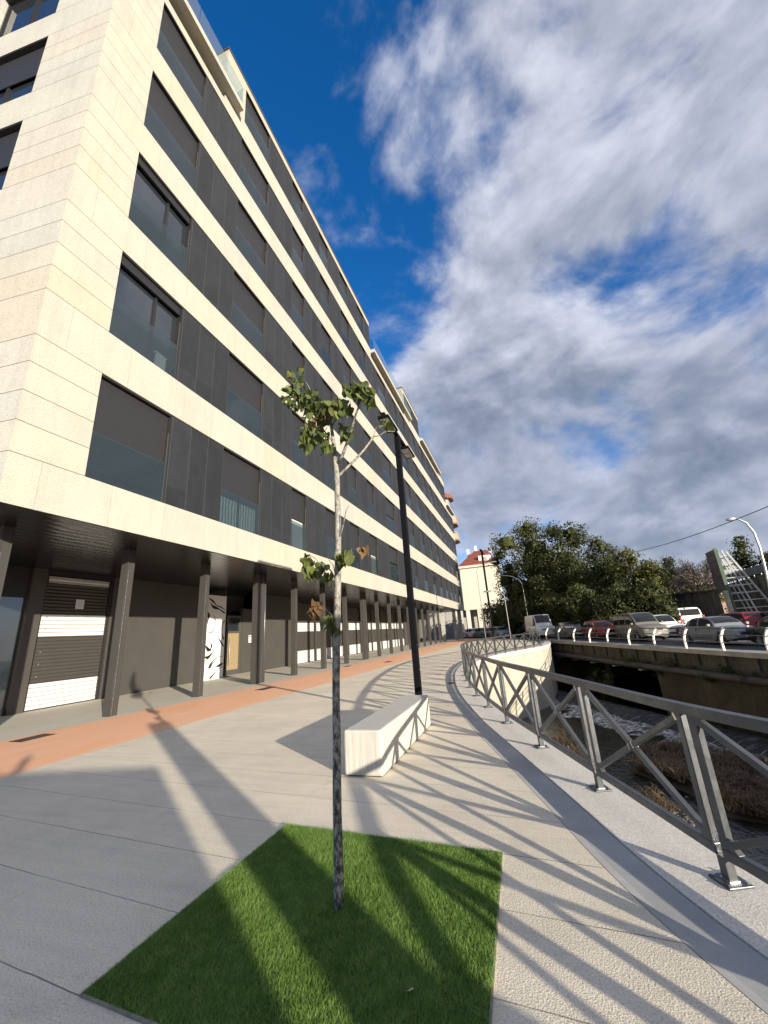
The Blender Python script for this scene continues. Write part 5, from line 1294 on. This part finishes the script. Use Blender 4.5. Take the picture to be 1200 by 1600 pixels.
# cream corner building at the end of the street
YB = 95.0
cb_ = empty('corner_building', (-9, YB, 0), 0, 'cream corner building with red-brown tiled mansard roof and white dormer beyond the street end', 'building')
xl = at_y(729, 980, YB).x; xr = at_y(768, 980, YB).x + 3.0; zt = at_y(745, 886, YB).z; zg = at_y(745, 952, YB).z
g = MB(); g.box(xl, xr, YB, YB + 14, zg, zt); g.build('wall', CREAMW, cb_)
g = MB(); g.prism([(xl - .01, YB + .3), (xl - .01, YB + 14), (xl - 5.5, YB + 26), (xl - 5.5, YB + 9)], zg, zt - .3); g.build('side_wing', GREYW, cb_)  # shaded side of the cream walls, its shade painted as grey render
for k in range(5):
    for j in range(5):
        t = .15 + .17 * k; q = Vector((xl, YB + .3, 0)).lerp(Vector((xl - 5.5, YB + 9, 0)), t); z = zg + 1 + j * (zt - zg - 1) / 5; g = MB(); dv = Vector((-5.5, 8.7, 0)).normalized(); nv = Vector((-dv.y, dv.x, 0)) * -1
        nv = Vector((-dv.y, dv.x, 0)); nv = nv if nv.y < 0 else -nv
        g.add([q + nv * .05 + Vector((0, 0, z)), q + dv * .9 + nv * .05 + Vector((0, 0, z)), q + dv * .9 + nv * .05 + Vector((0, 0, z + 1.5)), q + nv * .05 + Vector((0, 0, z + 1.5)), q - nv * .05 + Vector((0, 0, z)), q + dv * .9 - nv * .05 + Vector((0, 0, z)), q + dv * .9 - nv * .05 + Vector((0, 0, z + 1.5)), q - nv * .05 + Vector((0, 0, z + 1.5))], [(0, 1, 2, 3), (4, 7, 6, 5), (0, 4, 5, 1), (1, 5, 6, 2), (2, 6, 7, 3), (3, 7, 4, 0)]); g.build('window', GLASS, cb_)
for k in range(4):
    x = xl + .3 + (xr - xl - .8) * k / 3; g = MB(); g.box(x, x + .8, YB + .05, YB + .85, 0, zg); g.build('stone_pillar', CREAMW, cb_)
g = MB(); g.box(xl - 5, xr, YB + 4.5, YB + 13, 0, zg); g.build('ground_floor', GREYW, cb_)
g = MB(); g.box(xl - .5, xr + .5, YB - .5, YB + 14, zt, zt + .5); g.build('cornice', CREAMW, cb_)
RZ = at_y(760, 860, YB + 6).z; g = MB(); a = .4; g.add([(xl - a, YB - a, zt + .5), (xr + a, YB - a, zt + .5), (xr + a, YB + 14, zt + .5), (xl - a, YB + 14, zt + .5), (xl + 3.5, YB + 5, RZ), (xr - 2, YB + 5, RZ), (xr - 2, YB + 10, RZ), (xl + 3.5, YB + 10, RZ)], [(0, 1, 5, 4), (1, 2, 6, 5), (2, 3, 7, 6), (3, 0, 4, 7), (4, 5, 6, 7)])
g.add([(xl - a, YB + .3, zt - .1), (xl - a, YB + 14, zt - .1), (xl - 6, YB + 26, zt - .1), (xl - 6, YB + 9, zt - .1), (xl - 2.5, YB + 8, RZ - .6), (xl - 3, YB + 20, RZ - .6)], [(0, 4, 3), (0, 1, 5, 4), (3, 4, 5, 2)]); g.build('roof', ROOFT, cb_)
xd = at_y(748, 870, YB).x; g = MB(); g.box(xd - .2, xd + 2.6, YB + .9, YB + 4, zt + .8, zt + 2.7); dm = g.build('dormer', WHITEP, cb_)
g = MB(); g.box(xd + .6, xd + 1.9, YB + .8, YB + .89, zt + 1.0, zt + 2.5); g.build('dormer_window', WHITEP, dm)
g = MB(); g.box(xd + .75, xd + 1.75, YB + .74, YB + .79, zt + 1.1, zt + 2.4); g.build('pane', GREYW, dm)
for dx, h_ in ((3.6, 1.5), (1.6, .8), (7.2, 1.0), (-2, .3)):
    g = MB(); g.box(xl + dx, xl + dx + .55, YB + 6, YB + 6.5, RZ - 1.2, RZ + h_); g.build('chimney', WHITEP, cb_)
# brown balconied block just past the end of the main building
e = empty('balcony_block', (-11, 72, 0), 0, 'block with rounded brown balconies peeping out past the far end of the dark building', 'building')
OCT = lambda r_, cx=-12.6, cy=79.0: [(cx + r_ * math.cos(t), cy + r_ * math.sin(t)) for t in np.linspace(pi / 8, 2 * pi + pi / 8, 9)[:-1]]
g = MB(); g.prism(OCT(2.2), 0, 27.2); g.prism([(-26, 77), (-12.6, 77), (-12.6, 92), (-26, 92)], 0, 26.4); g.build('wall', GREYW, e)
g = MB(); g.prism(OCT(3.1), 27.2, 27.6); g.prism(OCT(2.6), 27.6, 28.3); g.build('roof', ROOFT, e)
for z in (21.6, 18.2):
    g = MB(); g.prism(OCT(3.45), z, z + .3); b_ = g.build('balcony_slab', OLDWALL, e)
    g = MB(); P_ = [Vector((x, y, 0)) for x, y in OCT(3.4)] + [Vector((*OCT(3.4)[0], 0))]; strip(g, zed(P_, z + .3), zed(P_, z + 1.5)); strip(g, zed(P_, z + 1.7), zed(P_, z + 1.85)); g.build('balcony_front', BALC, b_, recalc=False)

# ================================================================== TREES
def crown(g, blobs, density, size, seed):
    r = random.Random(seed)
    for (c, rx, ry, rz_) in blobs:
        # inner mass of the crown, hidden behind the leaves
        nb_, nr_ = 10, 7; base = len(g.v)
        for i in range(nr_ + 1):
            ph = pi * i / nr_
            for k in range(nb_):
                t = 2 * pi * k / nb_; d_ = Vector((math.sin(ph) * math.cos(t), math.sin(ph) * math.sin(t), math.cos(ph))); q_ = .50 + .22 * mnoise.noise(d_ * 1.7 + Vector(c) * .3)
                g.v.append((c[0] + d_.x * rx * q_, c[1] + d_.y * ry * q_, c[2] + d_.z * rz_ * q_))
        for i in range(nr_):
            for k in range(nb_): g.f.append((base + i * nb_ + k, base + i * nb_ + (k + 1) % nb_, base + (i + 1) * nb_ + (k + 1) % nb_, base + (i + 1) * nb_ + k))
        nclump = max(14, int(density * (rx * rz_) ** .5 * 9))
        for k in range(nclump):
            v = Vector((r.gauss(0, 1), r.gauss(0, 1), r.gauss(0, 1))).normalized(); q = r.uniform(.45, 1.08) ** .6
            cc = Vector(c) + Vector((v.x * rx * q, v.y * ry * q, v.z * rz_ * q)); cr = r.uniform(.35, .85) * size * 3.2
            for j in range(30):
                w_ = Vector((r.gauss(0, 1), r.gauss(0, 1), r.gauss(0, 1))).normalized(); p = cc + Vector((w_.x * cr, w_.y * cr, w_.z * cr * .72)) * r.uniform(.55, 1.05)
                s = size * r.uniform(.35, .8); nrm = (w_ + Vector((r.gauss(0, .5), r.gauss(0, .5), r.gauss(0, .5)))).normalized(); a = nrm.orthogonal().normalized(); b = nrm.cross(a); th = r.uniform(0, 6.28)
                a2 = a * math.cos(th) + b * math.sin(th); b2 = nrm.cross(a2)
                g.add([p - a2 * s * .5, p + b2 * s * .32, p + a2 * s * .55, p - b2 * s * .30], [(0, 1, 2, 3)])
def tree(px, pyt, pxw, Yd, m_, label, seed, lower=.25, kind='round', name='tree', density=1.0, size=.42):
    top = at_y(px, pyt - 9, Yd); r = random.Random(seed); H = top.z; base = Vector((top.x, Yd, 0)); wl = at_y(px - pxw, (pyt + 960) / 2, Yd).x; rx = abs(top.x - wl) * 1.18
    e = empty(name, tuple(base), 0, label, 'tree', None)
    g = MB(); tt_ = Vector((base.x + .3, base.y, H * .75)); g.tube([base - Vector((0, 0, .1)), base + Vector((.1, 0, H * .3)), tt_], [max(.12, H * .022), H * .017, H * .006], 8)
    blobs = []
    if kind == 'round':
        nb = 11
        for k in range(nb):
            z = H * (lower + (1 - lower) * (k + .5) / nb); f = math.sin(pi * min(1, (k + 1.6) / (nb + 1.1))) ** .5; ang = r.uniform(0, 6.28); q = r.uniform(.25, .62) * rx * f
            br2 = rx * r.uniform(.42, .62) * (f * .75 + .2); c = Vector((base.x + math.cos(ang) * q, base.y + math.sin(ang) * q, min(z, H - br2 * .72))); blobs.append((c, br2, br2, br2 * .8)); g.tube([base + Vector((0, 0, z * .55)), c], [.09 + H * .002, .03], 5)
    elif kind == 'spire':
        for k in range(9):
            f = (k + .5) / 9; z = H * (lower + (1 - lower) * f); br2 = rx * (1.05 - f * .78) * .62; ang = k * 2.4; c = Vector((base.x + math.cos(ang) * br2 * .4, base.y + math.sin(ang) * br2 * .4, z - br2 * .3)); blobs.append((c, br2, br2, H * .085))
    g.build('trunk', BARKD, e, smooth=True)
    g = MB(); crown(g, blobs, density, size, seed + 1); g.build('crown', m_, e, recalc=False); return e
TR = [(812, 822, 40, 58, LEAFD, 'tallest dark evergreen at the left of the tree group beside the cream building', 'round', .12, 1.5),
      (784, 868, 26, 60, LEAFD, 'dark evergreen hugging the right side of the cream building', 'round', .05, 1.1),
      (866, 827, 40, 56, LEAFD, 'second tall dark evergreen right of the tallest one', 'round', .10, 1.5),
      (842, 880, 40, 54, LEAFD, 'dark lower tree behind the tall white delivery van', 'round', .05, 1.3),
      (893, 880, 26, 50, LEAFG, 'lighter green tree in front of the second tall evergreen', 'round', .08, 1.0),
      (927, 852, 17, 54, LEAFG, 'slender pointed tree rising between the evergreens and the olive trees', 'round', .2, .9),
      (940, 885, 34, 50, LEAFD, 'dark rounded tree behind the white estate car', 'round', .05, 1.2),
      (978, 868, 34, 46, LEAFO, 'olive green tree catching the sun, tallest of the right half of the group', 'round', .08, 1.3),
      (1012, 888, 26, 45, LEAFO, 'yellowish olive rounded tree at the right end of the tree group', 'round', .08, 1.1),
      (905, 925, 26, 44, LEAFD, 'low dark bushy tree behind the grey saloon car', 'round', .02, 1.0),
      (960, 925, 26, 41, LEAFG, 'broad bushy tree with glossy leaves behind the dark blue car', 'round', .0, 1.2),
      (1016, 922, 26, 40, LEAFG, 'bushy green tree behind the beige minivan beside the stone gatepost', 'round', .0, 1.1),
      (1152, 852, 22, 58, LEAFD, 'dark conifer behind the billboard frame', 'spire', .1, 1.6),
      (1190, 876, 22, 56, LEAFG, 'green tree above the high retaining wall at the right edge', 'round', .2, .9),
      (1240, 868, 26, 50, LEAFG, 'green tree just outside the right edge above the retaining wall', 'round', .2, .8),
      (955, 868, 10, 66, LEAFD, 'small dark pointed treetop far behind the olive trees', 'spire', .3, .8),
      (1042, 884, 8, 64, LEAFD, 'little dark conifer top far behind the bare trees', 'spire', .3, .6)]
for k, (px, py, w_, Yd, m_, lb, kd, lo, den) in enumerate(TR): tree(px, py, w_, Yd, m_, lb, 100 + k * 7, lo, kd, density=den * 1.5, size=.36 if Yd < 50 else .42)
# far wooded backdrop that closes the gaps under the crowns
g = MB(); r = random.Random(77); bl = []
for k in range(26):
    px = 772 + k * 11; q = at_y(px, 950, 68); bl.append((Vector((q.x, 68 + r.uniform(-2, 2), 2.4 + r.uniform(-.3, .8))), 1.8, 1.2, 2.8))
crown(g, bl, 1.3, .6, 78); tag(g.build('undergrowth', LEAFD, recalc=False), 'dark undergrowth filling the shade below the tree group', 'undergrowth', kind='stuff')
def bare_tree(px, pyt, Yd, label, seed, spread=.5, dens=5):
    top = at_y(px, pyt, Yd); base = Vector((top.x, Yd, 0)); H = top.z; r = random.Random(seed); e = empty('bare_tree', tuple(base), 0, label, 'tree')
    g = MB(); tw = MB()
    def grow(p, d, L, rad_, lev):
        q = p + d * L; m1 = (p + q) / 2 + Vector((r.gauss(0, .05), r.gauss(0, .05), 0)) * L
        (g if lev < 2 else tw).tube([p, m1, q], [rad_, rad_ * .85, rad_ * .7], 6 if lev < 2 else 3, cap=False)
        if lev >= 6: return
        for k in range(4 if lev < 2 else 3 if lev < 5 else 4):
            nd = (d + Vector((r.gauss(0, spread), r.gauss(0, spread), r.gauss(.10, spread * .5)))).normalized(); grow(m1.lerp(q, r.uniform(.2, 1)), nd, L * r.uniform(.62, .84), max(.016, rad_ * .6), lev + 1)
    grow(base, Vector((r.gauss(0, .05), 0, 1)).normalized(), H * .37, H * .022, 0)
    g.build('trunk', BARKB, e, smooth=True); tw.build('twig_crown', BARKB, e, recalc=False)
bare_tree(1088, 868, 52, 'leafless brown tree spreading left of the billboard, the taller of the two', 5, .42)
bare_tree(1062, 886, 50, 'leafless brown tree next to the olive trees, the lower of the two', 6, .5)
# rough scrub on top of the old wall
g = MB(); bl = []
for k in range(10): q = road(road_px(1050 + k * 9, WO + 2.5), WO + 2.5); bl.append((Vector((q.x, q.y, 3.0 + r.uniform(-.2, .3))), 1.3, .9, .6))
crown(g, bl, .8, .28, 79); tag(g.build('wall_scrub', LEAFO, recalc=False), 'low scrub growing along the top of the old concrete wall', 'scrub', kind='stuff')
g = MB(); r = random.Random(8); bl = [(road(6.0 + k * .5, -.1, -3.1 + .5 * (k % 3)), .35, .3, .5) for k in range(6)]; crown(g, bl, .6, .12, 80)
tag(g.build('river_shrub', LEAFG, recalc=False), 'small leafy shrub growing at the weir under the bridge', 'shrub')
g = MB(); bl = [(road(11.5 + k * 1.1, -.05, -.75 - .25 * (k % 3)), .6, .12, .28) for k in range(12)]; crown(g, bl, .45, .10, 81)
tag(g.build('hanging_creeper', LEAFD, recalc=False), 'straggly dark creeper hanging over the mossy bridge beam', 'creeper', kind='stuff')

# ================================================================== BEHIND THE CAMERA: unseen shapes added to throw the long shadows
sh = Vector((-SUND.x, -SUND.y, 0)).normalized(); tanE = SUND.z / math.hypot(SUND.x, SUND.y)
c1 = at_z(245, 1197, 0) - sh * 13.0
kio = empty('shadow_block', tuple(c1), 0, 'unseen low block added behind the viewer to cast the broad shadow at the left', 'building')  # low block added out of view for its shadow, its kind invented
ang = math.atan2((at_z(0, 1210) - at_z(245, 1197)).y, (at_z(0, 1210) - at_z(245, 1197)).x)
M4 = Matrix.Translation(c1) @ Matrix.Rotation(ang, 4, 'Z'); hk = 13.0 * tanE
g = MB(); g.box(0, 5.2, 0, 2.2, -0.01, hk, M4); g.build('wall', CREAMW, kio)
g = MB(); g.box(1.0, 1.9, -.04, 0, 0, 2.05, M4); g.build('door', DMETAL, kio)  # invented door on the unseen shadow block
for a in (1.9, 3.2): g = MB(); g.box(a, a + .08, .05, .13, hk, hk + .26, M4); g.build('shadow_post', GREYSTEEL, kio)  # posts added for the small bumps along the shadow's top edge
pL = at_z(402, 1337, 0); pRt = at_z(437, 1291, 0); perp = Vector((sh.y, -sh.x, 0))
mid = (at_z(262, 1180) + at_z(318, 1180)) / 2; top_ = at_z(258, 1128, 0)
dist = 15.0; bpos = top_ - sh * dist; lat = (mid - bpos).dot(perp); bpos = bpos + perp * lat; ht = dist * tanE
wid = abs((at_z(318, 1180) - at_z(262, 1180)).dot(perp))
M4 = Matrix.Translation(Vector((bpos.x, bpos.y, 0))) @ Matrix.Rotation(math.atan2(perp.y, perp.x), 4, 'Z')
tot = empty('shadow_panel', (bpos.x, bpos.y, 0), 0, 'unseen upright steel panel added behind the viewer to cast the wide shadow band', 'column')  # invented panel out of view, shaped to throw the wide shadow band
g = MB(); g.box(-wid / 2, wid / 2, -.14, .14, .12, ht, M4); g.build('panel', GREYSTEEL, tot, bevel=.02)
g = MB(); g.box(-wid / 2 - .06, wid / 2 + .06, -.2, .2, 0, .12, M4); g.build('plinth', OLDWALL, tot)
